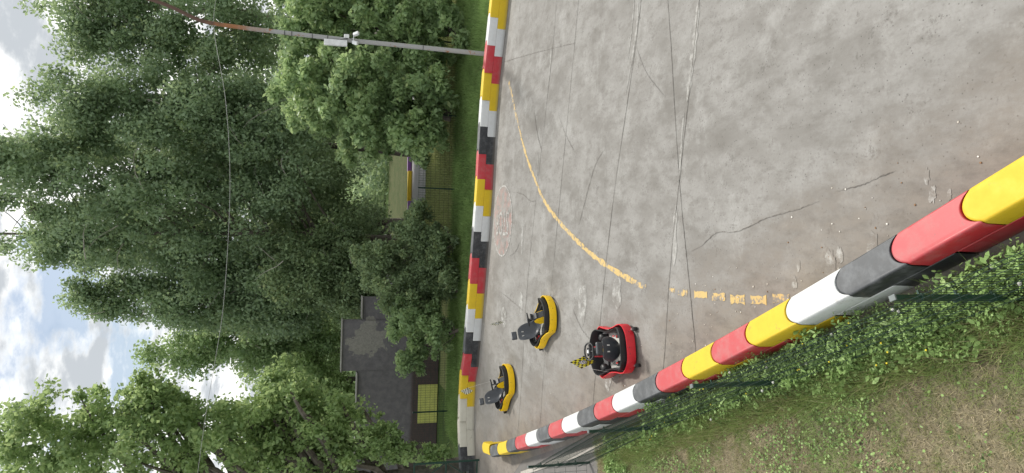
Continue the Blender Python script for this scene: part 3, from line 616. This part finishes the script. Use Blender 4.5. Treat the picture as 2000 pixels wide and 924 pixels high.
# near left tree
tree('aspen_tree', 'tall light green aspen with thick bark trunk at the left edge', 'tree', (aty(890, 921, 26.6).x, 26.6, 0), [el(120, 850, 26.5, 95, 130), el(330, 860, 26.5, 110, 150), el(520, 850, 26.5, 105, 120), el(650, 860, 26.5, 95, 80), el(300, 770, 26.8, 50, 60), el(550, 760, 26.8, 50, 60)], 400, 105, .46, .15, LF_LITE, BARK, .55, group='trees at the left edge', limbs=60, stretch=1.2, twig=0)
tree('aspen_sapling', 'small light green sapling with fluttering leaves before the thick trunk', 'sapling', gx_(895, 25.6), [el(790, 880, 25.6, 28, 60, .6), el(862, 892, 25.5, 16, 30, .4), el(740, 860, 25.8, 45, 40, .8)], 70, 75, .26, .12, LF_LITE, BARK, .05, limbs=20)
# shrubs in front of the far fence
SG = 'shrubs along the far fence'
tree('shrub', 'dark dense shrub just left of the grassy gap', 'shrub', gx_(470, 27.8), [el(845, 490, 27.8, 50, 45, 1.1), el(800, 470, 28, 40, 50, 1.0), el(815, 415, 28.4, 22, 22, .5)], 120, 170, .36, .11, LF_BUSH, BARK, .07, group=SG, limbs=18, stretch=.9)
tree('shrub', 'darkest tall shrub in the middle of the far fence', 'shrub', gx_(560, 28), [el(800, 560, 28, 60, 75, 1.3), el(850, 540, 27.5, 55, 35, 1.2), el(740, 520, 28.4, 50, 45, 1.1)], 150, 180, .38, .11, LF_BUSH, BARK, .08, group=SG, limbs=18, stretch=.9)
tree('shrub', 'mid green maple shrub hanging in front of the dark building', 'shrub', gx_(650, 27.6), [el(795, 630, 27.6, 52, 45, 1.2), el(845, 640, 27.3, 45, 32, 1.1), el(800, 695, 27.8, 30, 32, .7)], 120, 150, .34, .125, LF_MID, BARK, .07, group=SG, limbs=22, stretch=.8)
# far wood, one mass
C = []
for k in range(520):
    x = rng.uniform(-60, 60); C.append((x, rng.uniform(62, 76), rng.uniform(.5, 11+3*math.sin(x*.21)+2*math.sin(x*.53))))
for k in range(160): C.append((rng.uniform(-60, 60), rng.uniform(56, 60), rng.uniform(.3, 4)))
C = np.array(C); rr = rng.uniform(1.2, 2.4, len(C)); V, F, A = leaves(C, 170, np.stack([rr, rr*.8, rr*1.2], 1), .36)
tag(np_mesh('far_wood', V, F, LF_DARK, None, A), 'dark green belt of distant woodland behind the trees', 'woodland', kind='stuff')
# ------------------------------------------------------------------ grass and weeds
def mat_blade(name, cols):
    m, nt = newmat(name); at_ = nt.nodes.new('ShaderNodeAttribute'); at_.attribute_name = 'shade'; r = nt.nodes.new('ShaderNodeValToRGB'); r.color_ramp.interpolation = 'LINEAR'
    els = r.color_ramp.elements
    while len(els) < len(cols): els.new(.5)
    for i, c in enumerate(cols): els[i].position = i/(len(cols)-1); els[i].color = (*c, 1)
    nt.links.new(at_.outputs['Fac'], r.inputs[0]); c = r.outputs[0]
    p = nt.nodes.new('ShaderNodeBsdfPrincipled'); nt.links.new(c, p.inputs['Base Color']); p.inputs['Roughness'].default_value = .6; p.inputs['Specular IOR Level'].default_value = .2
    tr = nt.nodes.new('ShaderNodeBsdfTranslucent'); nt.links.new(c, tr.inputs[0]); ms = nt.nodes.new('ShaderNodeMixShader'); ms.inputs[0].default_value = .25
    nt.links.new(p.outputs[0], ms.inputs[1]); nt.links.new(tr.outputs[0], ms.inputs[2]); o = nt.nodes.new('ShaderNodeOutputMaterial'); nt.links.new(ms.outputs[0], o.inputs[0]); return m
BLADE = mat_blade('blade', [(.50, .43, .29), (.38, .34, .20), (.26, .28, .11), (.20, .28, .085), (.28, .38, .13)])
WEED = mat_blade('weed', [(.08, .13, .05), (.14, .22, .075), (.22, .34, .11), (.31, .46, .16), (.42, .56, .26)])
def blades(P, h, wd, lean, shade, z0=None):
    n = len(P); a = rng.uniform(0, 6.28, n); d = np.stack([np.cos(a), np.sin(a), np.zeros(n)], 1); l = rng.uniform(0, 6.28, n); L = np.stack([np.cos(l), np.sin(l), np.zeros(n)], 1)*(lean*rng.random(n))[:, None]
    up = np.zeros((n, 3)); up[:, 2] = h
    V = np.stack([P-d*wd[:, None]/2, P+d*wd[:, None]/2, P+L*h[:, None]+up*.98], 1).reshape(-1, 3); return V, np.arange(n*3).reshape(n, 3), shade
def vnoise(x, y, s, seed=0):
    g = np.random.default_rng(seed).random((64, 64)); xi = x*s; yi = y*s; i = np.floor(xi).astype(int); j = np.floor(yi).astype(int); u = xi-i; v = yi-j; u = u*u*(3-2*u); v = v*v*(3-2*v)
    q = lambda a, b: g[a % 64, b % 64]
    return q(i, j)*(1-u)*(1-v)+q(i+1, j)*u*(1-v)+q(i, j+1)*(1-u)*v+q(i+1, j+1)*u*v
fa = np.array(PA[:2]); fdv = np.array(fd[:2]); fnv = np.array(fn[:2])
def edge(s): return .20-.012*s+.09*np.sin(s*1.1)+.05*np.sin(s*2.7+1)            # width of the weed belt left of the fence
# lawn
n = 600000; s = rng.uniform(-4.5, 10.5, n); dl = rng.uniform(-.25, 8.5, n)**1.0
XY = fa+s[:, None]*fdv+dl[:, None]*fnv; keep = (s < 9.9) & (XY[:, 1] > 1.2) & (XY[:, 0] > -9)
XY = XY[keep]; s = s[keep]; dl = dl[keep]; n = len(XY)
pn = .35*vnoise(XY[:, 0]+50, XY[:, 1]+50, .9, 1)+.35*vnoise(XY[:, 0]+50, XY[:, 1]+50, 3.1, 2)+.30*vnoise(XY[:, 0]+50, XY[:, 1]+50, 8, 3)
sh = np.clip((pn-.5)*2.8+.42+rng.normal(0, .2, n)+np.clip(.45-.6*dl, 0, .4), 0, 1)
near = np.clip(1.3-dl/.5, 0, 1)
h = rng.uniform(.012, .055, n)*(.6+.9*pn)+near*rng.uniform(0, .12, n); P = np.concatenate([XY, np.full((n, 1), -.012)], 1)
V, F, A = blades(P, h, rng.uniform(.004, .009, n), 1.8, sh)
tag(np_mesh('lawn_grass', V, F, BLADE, None, A), 'short patchy half dry lawn grass in the near left corner', 'grass', kind='stuff')
# clover and small ground leaves
def flat_leaves(P, size, shade, tilt=.5, ratio=.42, droop=0):
    n = len(P); nr = rng.normal(size=(n, 3))*tilt; nr[:, 2] += 1; nr /= np.linalg.norm(nr, axis=1)[:, None]
    a = rng.normal(size=(n, 3)); a -= nr*(a*nr).sum(1)[:, None]; a /= np.linalg.norm(a, axis=1)[:, None]; b = np.cross(nr, a); s_ = size[:, None]
    V = np.stack([P-a*s_*.5, P+b*s_*ratio*.8-a*s_*.15, P+b*s_*ratio+a*s_*.2, P+a*s_*.55, P-b*s_*ratio+a*s_*.2, P-b*s_*ratio*.8-a*s_*.15], 1).reshape(-1, 3)
    return V, np.arange(n*6).reshape(n, 6), shade
n = 90000; s = rng.uniform(-4.5, 10.3, n); dl = rng.uniform(0, 8, n); XY = fa+s[:, None]*fdv+dl[:, None]*fnv
pn = vnoise(XY[:, 0]+50, XY[:, 1]+50, 1.3, 5)*.6+vnoise(XY[:, 0]+50, XY[:, 1]+50, 4, 6)*.4; keep = (s < 9.9) & (XY[:, 1] > 1.2) & (rng.random(n) < np.clip((pn-.40)*4, .06, 1)); XY = XY[keep]; n = len(XY)
V, F, A = flat_leaves(np.concatenate([XY, rng.uniform(.01, .05, (n, 1))], 1), rng.uniform(.014, .042, n), np.clip(rng.normal(.45, .22, n), 0, 1))
tag(np_mesh('clover', V, F, WEED, None, A), 'small clover leaves scattered through the near lawn', 'ground cover', kind='stuff')
# weed belt: plants, each a spray of leaves on stems
Vs, Fs, As = [], [], []; off = 0; SV, SF = MB(), None
npl = 1700
Pw, Sw, Zw, Hw = [], [], [], []
for k in range(npl):
    s_ = random.uniform(-3.6, 9.6); w_ = float(edge(np.array(s_)))
    d_ = random.uniform(-.30, w_) if random.random() < .8 else random.uniform(-.34, .2)
    if s_ > 8.6: d_ = random.uniform(.0, .5)
    if s_ > 9.3: continue
    if s_ > 7.0 and d_ < .02: continue
    H = random.choice([random.uniform(.08, .25), random.uniform(.2, .5)])*(1-.55*min(1, max(0, d_/w_)**2))*(1.0 if s_ < 7 else .8); b_ = fa+s_*fdv+d_*fnv
    m_ = random.randint(22, 46); big = random.random(); sz = random.choice([.022, .03, .04, .055]) if big < .92 else .09
    if big > .92: m_ = 14
    if d_ > .03: H = min(H, random.uniform(.06, .20))
    lean_ = np.array([random.uniform(-.12, .12), random.uniform(-.12, .12)])
    z = rng.random(m_)**.7*H; r = (.03+.13*rng.random(m_))*(1.1-.5*z/H); a = rng.uniform(0, 6.28, m_)
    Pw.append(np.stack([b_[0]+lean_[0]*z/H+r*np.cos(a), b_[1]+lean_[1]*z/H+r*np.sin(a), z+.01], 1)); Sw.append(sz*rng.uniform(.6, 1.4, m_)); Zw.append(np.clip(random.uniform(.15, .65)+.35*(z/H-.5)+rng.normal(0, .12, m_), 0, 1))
    if k % 2 == 0: SV.tube([(b_[0], b_[1], 0), (b_[0]+lean_[0]*.6, b_[1]+lean_[1]*.6, H*.6), (b_[0]+lean_[0], b_[1]+lean_[1], H*1.08)], [.003, .0025, .0015], 3, cap=False)
Pw = np.concatenate(Pw); Sw = np.concatenate(Sw); Zw = np.concatenate(Zw)
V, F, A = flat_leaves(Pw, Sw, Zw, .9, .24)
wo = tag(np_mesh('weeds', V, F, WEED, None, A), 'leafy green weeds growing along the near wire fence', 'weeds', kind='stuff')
tag(SV.build('weed_stems', simple('stem', (.14, .2, .06), .7)), 'thin upright weed stems along the near wire fence', 'weed stems', kind='stuff')
# long blades in the belt
n = 26000; s = rng.uniform(-4, 9.4, n); dl = rng.uniform(-.34, .42, n); XY = fa+s[:, None]*fdv+dl[:, None]*fnv
P = np.concatenate([XY, np.zeros((n, 1))], 1); keep = (s < 9.2) & ((s < 7) | (dl > 0)); P = P[keep]; n = len(P)
V, F, A = blades(P, rng.uniform(.08, .36, n)*np.where(P[:, 2] > -1, np.where(rng.random(n) < .5, .55, 1), 1), rng.uniform(.004, .010, n), 1.0, np.clip(rng.normal(.62, .22, n), 0, 1))
tag(np_mesh('tall_grass', V, F, BLADE, None, A), 'tall uncut grass blades among the weeds by the near fence', 'grass', kind='stuff')
# flowers
mb = MB()
for k in range(46):
    s_ = random.uniform(-2.5, 7); d_ = random.uniform(-.3, .3); q = fa+s_*fdv+d_*fnv; h_ = random.uniform(.22, .45); fl_ = random.random() < .65; mb.mi = 2
    mb.tube([(q[0], q[1], 0), (q[0]+.02, q[1], h_)], .0018, 3, cap=False); mb.mi = 0 if fl_ else 1; r = .011 if fl_ else .02
    mb.lathe([(r*.3, -r*.5), (r, 0), (r*.6, r*.6), (r*.1, r*.8)], 7, Matrix.Translation((q[0]+.02, q[1], h_)))
tag(mb.build('wild_flowers', [simple('yellow_petal', (.75, .6, .03), .6), simple('seed_head', (.45, .45, .42), .9), simple('fl_stem', (.14, .22, .06), .7)]), 'small yellow flowers and pale seed heads in the weeds', 'flowers', kind='stuff')
# verge grass behind the far wall and under the trees
n = 130000; x = rng.uniform(-8.6, 13, n); y0 = np.interp(x, [-8, -6.2, -4.7, -2, -.1, 1.7, 3.45, 5.2, 6.9, 13], [25, 25.1, 24.8, 24.2, 23.75, 23.35, 23.2, 22.85, 22.5, 21.9]); y = y0+rng.random(n)*(29.6-y0)
pn = vnoise(x+50, y+50, .8, 8)*.6+vnoise(x+50, y+50, 3, 9)*.4
V, F, A = blades(np.stack([x, y, np.full(n, -.012)], 1), rng.uniform(.05, .17, n)*(.6+pn), rng.uniform(.012, .03, n), 1.1, np.clip(pn*.9+.15+rng.normal(0, .15, n), 0, 1))
VG = mat_blade('verge_blade', [(.20, .18, .09), (.12, .20, .065), (.18, .28, .09), (.24, .36, .12), (.31, .44, .16)])
tag(np_mesh('verge_grass', V, F, VG, None, A), 'shaded rough grass behind the far barrier', 'grass', kind='stuff')
n = 60000; x = rng.uniform(-2, 16, n); y = rng.uniform(29.2, 37.0, n); V, F, A = blades(np.stack([x, y, np.full(n, -.01)], 1), rng.uniform(.05, .16, n), rng.uniform(.015, .035, n), 1.0, rng.uniform(0, 1, n))
tag(np_mesh('meadow_grass', V, F, mat_blade('meadow_blade', [(.26, .25, .12), (.22, .27, .10), (.30, .34, .13)]), None, A), 'pale yellowish meadow grass beyond the far fence', 'grass', kind='stuff')
# ------------------------------------------------------------------ karts
def outline(off=0., n=72):
    pts = [(0, -.74), (.24, -.72), (.42, -.58), (.47, -.40), (.43, -.02), (.50, .36), (.52, .50), (.42, .66), (.20, .80), (0, .84)]
    pts = pts+[(-x, y) for x, y in pts[-2:0:-1]]
    P = [Vector((x, y, 0)) for x, y in pts]; m = len(P); out = []
    for i in range(m):
        a, b, c, d = P[i-1], P[i], P[(i+1) % m], P[(i+2) % m]
        for k in range(4):
            t = k/4; out.append(.5*((2*b)+(c-a)*t+(2*a-5*b+4*c-d)*t*t+(3*b-a-3*c+d)*t**3))
    if off:
        res = []
        for i, p in enumerate(out):
            t = out[(i+1) % len(out)]-out[i-1]; t.normalize(); res.append(p+Vector((t.y, -t.x, 0))*off)
        return res
    return out
def ring(mb, prof, z_mod=None):
    """prof: list of (offset, z) closed cross-section swept round the outline"""
    loops = [outline(o_) for o_, z in prof]; n = len(loops[0]); m = len(prof); vs = []
    for (o_, z), lp_ in zip(prof, loops):
        for p in lp_: vs.append((p.x, p.y, z_mod(p.x, p.y, z) if z_mod else z))
    fs = [(a*n+i, a*n+(i+1) % n, ((a+1) % m)*n+(i+1) % n, ((a+1) % m)*n+i) for a in range(m) for i in range(n)]
    mb.add(vs, fs)
CHK = {}
def mat_flag(name, light):
    m, nt = newmat(name); tc = nt.nodes.new('ShaderNodeTexCoord').outputs['UV']
    ck = nt.nodes.new('ShaderNodeTexChecker'); ck.inputs['Scale'].default_value = 7; ck.inputs['Color1'].default_value = (*light, 1); ck.inputs['Color2'].default_value = (.012, .012, .012, 1); nt.links.new(tc, ck.inputs[0])
    g = nt.nodes.new('ShaderNodeVectorMath'); g.operation = 'DISTANCE'; nt.links.new(tc, g.inputs[0]); g.inputs[1].default_value = (.5, .5, 0)
    n = noise(nt, tc, 16, 2); cc = mix(nt, mrange(nt, n, .48, .52), (.01, .01, .01), (.75, .75, .75))
    c = mix(nt, mrange(nt, g.outputs['Value'], .17, .24, 1, 0), ck.outputs[0], cc); pbr(nt, c, .7); return m
FLY = mat_flag('flag_yellow_check', (.72, .66, .03)); FLW = mat_flag('flag_white_check', (.70, .70, .55))
def make_kart(name, body, flagmat, label, loc, rz, trim, flag):
    root = empty(name, loc, rz); tag(root, label, 'kart', 'electric karts parked on the concrete track')
    mb = MB(); ring(mb, [(0, .06), (.006, .09), (.006, .225), (.001, .24), (-.014, .24), (-.016, .06)], lambda x, y, z: z+(.02 if (z > .15 and abs(y-.1) < .3) else 0))
    bp = mb.build('bumper', body, root, smooth=35)
    ol = outline(.011); mb = MB(); 
    for i in range(0, len(ol), 5):
        p = ol[i]; t = ol[(i+1) % len(ol)]-ol[i-1]; t.normalize(); nv = Vector((t.y, -t.x, 0)); M = nv.to_track_quat('Z', 'Y').to_matrix().to_4x4(); M.translation = p+Vector((0, 0, .15 if i % 2 else .185)); mb.lathe([(.008, -.004), (.008, .002), (.004, .005)], 8, M)
    mb.build('bolts', DGREY, bp)
    for sx in (-1, 1):
        mb = MB(); mb.box((sx*.443, .14, .155), (.02, .10, .022), Matrix.Rotation(-sx*.16, 3, 'Z')); mb.build('slot', BLK, bp)
    mb = MB(); ring(mb, [(-.062, .08), (-.058, .27), (-.072, .285), (-.082, .27), (-.085, .08)], lambda x, y, z: z+(max(0, -y-.3)*.18+min(.09, .35*max(0, y-.30)) if z > .1 else 0)); mb.build('tub', BLK, root, smooth=40)
    mb = MB(); mb.prism([(p.x, p.y) for p in outline(-.08)], .065, .08); mb.build('floor_pan', FLOORM, root)
    mb = MB()
    for i in range(6): mb.box((-.2, .16+.045*i, .083), (.17, .016, .006))
    mb.box((-.22, .45, .12), (.14, .10, .07), Matrix.Rotation(.5, 3, 'X')); mb.box((.22, .45, .12), (.14, .10, .07), Matrix.Rotation(.5, 3, 'X')); mb.build('pedals', DGREY, root, bevel=.004)
    # corner pods: rounded covers over the front wheels
    for sx in (-1, 1):
        mb = MB(); M = Matrix.Translation((sx*.31, .50, .0)) @ Matrix.Diagonal((1, 1.25, 1, 1)); mb.lathe([(.085, .08), (.09, .17), (.075, .215), (.05, .235), (.02, .24)], 18, M); mb.build('wheel_cover', BLK, root, smooth=50)
        mb = MB(); mb.tube([(sx*.37, -.38, .2), (sx*.355, -.1, .2), (sx*.37, .34, .21)], .018, 8); mb.box((sx*.375, -.12, .14), (.02, .5, .10)); mb.build('side_pod', DGREY, root, bevel=.01)
    # wheels
    for sx in (-1, 1):
        for yy, rr in ((.47, .095), (-.40, .105)):
            M = Matrix.Translation((sx*.33, yy, rr)) @ Matrix.Rotation(R(90), 4, 'Y'); mb = MB(); mb.lathe([(rr*.6, -.05), (rr*.95, -.05), (rr, -.03), (rr, .03), (rr*.95, .05), (rr*.6, .05)], 22, M); wl = mb.build('wheel', RUBBER, root, smooth=40)
            mb = MB(); mb.lathe([(rr*.55, -.052), (rr*.5, .052)], 14, M); mb.build('rim', SILV, wl, smooth=40)
        M = Matrix.Translation((sx*.34, -.755, .052)) @ Matrix.Rotation(R(90), 4, 'Y'); mb = MB(); mb.lathe([(.03, -.035), (.048, -.032), (.052, 0), (.048, .032), (.03, .035)], 16, M); rl = mb.build('roller', RUBBER, root, smooth=40)
        mb = MB(); mb.box((sx*.34, -.68, .085), (.03, .13, .02)); mb.build('roller_bracket', SILV, rl)
    # battery and motor behind the seat
    mb = MB(); mb.box((0, -.585, .15), (.46, .10, .12)); mb.box((.27, -.36, .15), (.10, .26, .13)); mb.box((-.27, -.36, .15), (.10, .26, .13)); bt = mb.build('battery_box', BLK, root, bevel=.012)
    mb = MB(); mb.box((-.26, -.28, .245), (.03, .06, .02)); mb.box((.26, -.22, .245), (.02, .07, .03)); mb.box((.24, -.36, .25), (.05, .02, .02)); mb.build('connector', REDBIT, bt, bevel=.003)
    mb = MB(); mb.tube([(-.14, -.56, .26), (-.26, -.5, .28), (-.31, -.3, .25), (-.28, -.12, .2)], .010, 6); mb.tube([(.14, -.56, .26), (.27, -.5, .29), (.31, -.34, .25)], .010, 6); mb.build('cord', BLK, root)
    # seat shell
    prof = [(-.04, .215), (-.11, .19), (-.21, .175), (-.32, .18), (-.405, .22), (-.465, .31), (-.51, .41), (-.55, .51), (-.585, .60), (-.605, .665)]
    wid = [.17, .21, .225, .23, .235, .24, .24, .23, .20, .14]; sidef = [.06, .11, .15, .17, .17, .15, .13, .11, .07, .03]
    vs, fs = [], []; nu = 13
    for i, ((y, z), w_, sf) in enumerate(zip(prof, wid, sidef)):
        a, bq = prof[max(i-1, 0)], prof[min(i+1, 9)]; t = Vector((0, bq[0]-a[0], bq[1]-a[1])).normalized(); nn = Vector((0, t.z, -t.y))*-1
        if nn.y < 0 or (i < 4 and nn.z < 0): nn = -nn
        if i < 4: nn = Vector((0, .15, 1)).normalized()
        for k in range(nu):
            u = -1+2*k/(nu-1); vs.append(Vector((u*w_, y, z))+nn*(sf*abs(u)**2.6))
    for i in range(9):
        for k in range(nu-1): fs.append((i*nu+k, i*nu+k+1, (i+1)*nu+k+1, (i+1)*nu+k))
    mb = MB(); mb.add(vs, fs); st = mb.build('seat', SEATM, root, smooth=180); md = st.modifiers.new('s', 'SOLIDIFY'); md.thickness = .022; md.offset = 0; ms_ = st.modifiers.new('ss', 'SUBSURF'); ms_.levels = 1; ms_.render_levels = 1
    for sx in (-1, 1):
        mb = MB(); mb.box((sx*.06, -.56, .545), (.024, .05, .055), Matrix.Rotation(R(12), 3, 'X')); mb.build('belt_slot', simple('slot_light', (.5, .5, .48), .7) if 'slot' not in CHK else CHK['slot'], st)
    mb = MB(); mb.prism([(-.115, -.035), (.115, -.035), (.115, .035), (-.115, .035)], 0, .15); hr = mb.build('headrest', SEATM, root, bevel=.028, seg=3); hr.location = (0, -.625, .69); hr.rotation_euler = (R(20), 0, 0)
    # steering column fairing: dark core with coloured side wedges
    sec = [(.16, .12), (.12, .28), (.17, .44), (.26, .51), (.38, .47), (.52, .30), (.58, .12)]
    def wedge(x0, x1, s_=1.0, dy=0): 
        m_ = len(sec); v_ = [(x, .36+(y-.36)*s_+dy, .30+(z-.30)*s_) for x in (x0, x1) for y, z in sec]; return v_, [tuple(range(m_)), tuple(range(m_, 2*m_))[::-1]]+[(i, (i+1) % m_, m_+(i+1) % m_, m_+i) for i in range(m_)]
    mb = MB(); mb.add(*wedge(-.085, .085)); fr = mb.build('column_fairing', BLK, root, bevel=.008)
    mb = MB(); mb.add(*wedge(.0855, .10, .86)); mb.add(*wedge(-.10, -.0855, .86)); mb.build('side_panel', trim, fr, bevel=.003)
    mb = MB(); mb.box((0, .128, .34), (.10, .012, .11), Matrix.Rotation(-.25, 3, 'X')); mb.build('sticker', YK, fr)
    mb = MB(); mb.box((0, .38, .475), (.16, .11, .03), Matrix.Rotation(R(-40), 3, 'X')); mb.box((0, .33, .53), (.17, .018, .13), Matrix.Rotation(R(-18), 3, 'X')); mb.build('visor', DGREY, fr, bevel=.006)
    # steering wheel
    tl = R(22); wc = Vector((0, .20, .61)); M = Matrix.Translation(wc) @ Matrix.Rotation(tl, 4, 'X')
    rim = []
    for k in range(36):
        a = 2*math.pi*k/36; x, y = .168*math.cos(a), .138*math.sin(a)
        y = max(y, -.112)
        if y > .06 and abs(x) < .09: y -= .012
        rim.append(M @ Vector((x, y, 0)))
    mb = MB(); mb.tube(rim, .018, 8, closed=True); swl = mb.build('steering_wheel', BLK, root, smooth=60)
    mb = MB()
    for p in ((-.14, 0), (.14, 0), (0, -.10)): mb.tube([M @ Vector((0, 0, -.012)), M @ Vector((p[0]*.5, p[1]*.5, -.012)), M @ Vector((p[0], p[1], 0))], .013, 6)
    mb.build('spoke', DGREY, swl)
    mb = MB(); mb.box(M @ Vector((0, .01, .012)), (.10, .075, .03), M.to_3x3()); dsp = mb.build('display', DGREY, swl, bevel=.006)
    mb = MB(); mb.box(M @ Vector((0, .012, .0285)), (.055, .04, .003), M.to_3x3()); mb.build('screen', WHT, dsp)
    mb = MB(); mb.tube([M @ Vector((0, 0, -.02)), Vector((0, .27, .46))], .02, 8); mb.build('steering_column', DGREY, root)
    # flag on a thin rod fixed to the left side
    b0, kn, tp_, fl = flag
    mb = MB(); mb.tube(smooth_path([Vector(b0), Vector(kn), Vector(tp_)], 6), .0035, 6); pl_ = mb.build('flag_pole', simple('rod', (.5, .5, .47), .5) if 'rod' not in CHK else CHK['rod'], root)
    o_, ex, ey = Vector(fl[0]), Vector(fl[1]), Vector(fl[2]); nz = ex.cross(ey).normalized(); g = 10; vs = [o_+ex*(i/g)+ey*(j/g)+nz*.03*math.sin(i/g*7+j/g*2)*(i/g) for j in range(g+1) for i in range(g+1)]
    mb = MB(); mb.add(vs, [(j*(g+1)+i, j*(g+1)+i+1, (j+1)*(g+1)+i+1, (j+1)*(g+1)+i) for j in range(g) for i in range(g)]); fo = mb.build('flag', flagmat, root, smooth=180)
    uv = fo.data.uv_layers.new(name='UVMap')
    for lp2 in fo.data.loops:
        vi = lp2.vertex_index; uv.data[lp2.index].uv = ((vi % (g+1))/g+.001, (vi//(g+1))/g+.001)
    return root
def fl_local(loc, rz, pxs, Yoff):
    pass
CHK['slot'] = simple('slot_light', (.5, .5, .48), .7); CHK['rod'] = simple('rod', (.5, .5, .47), .5)
def loc_of(root_loc, rz, p):
    d = Vector(p)-Vector(root_loc); c, s_ = math.cos(-rz), math.sin(-rz); return Vector((d.x*c-d.y*s_, d.x*s_+d.y*c, d.z))
def flag_from(root_loc, rz, base_local, tip_px, corner_px, Y):
    """rod from base to tip; flag spanned by three surveyed corner points on plane Y"""
    tip = loc_of(root_loc, rz, aty(*tip_px, Y)); cs = [loc_of(root_loc, rz, aty(*q, Y)) for q in corner_px]
    b0 = Vector(base_local); kn = b0.lerp(tip, .5)+Vector((-.02, 0, 0)); return (b0, kn, tip, (cs[0], cs[1]-cs[0], cs[2]-cs[0]))
k1l, k1r = (-2.23, 16.72, 0), R(-53-90); k2l, k2r = (-2.20, 12.38, 0), R(104-90); k3l, k3r = (-4.66, 20.08, 0), R(-42-90)
make_kart('go_kart', YK, FLW, 'yellow kart with black bucket seat in the middle, its flag tip over the concrete', k1l, k1r, YK, flag_from(k1l, k1r, (-.40, -.05, .2), (957, 633), [(957, 633), (975, 627), (967, 636)], 17.15))
make_kart('go_kart', RK, FLY, 'red kart seen from behind, nearest to the camera, with yellow and black flag', k2l, k2r, RK, flag_from(k2l, k2r, (-.42, .15, .2), (1113, 709), [(1113, 708), (1141, 695), (1136, 720)], 12.75))
make_kart('go_kart', YK, FLW, 'farther yellow kart, its checkered flag against the yellow barrier block', k3l, k3r, YK, flag_from(k3l, k3r, (-.40, -.05, .2), (900, 763), [(899, 764), (913, 757), (911, 771)], 20.4))
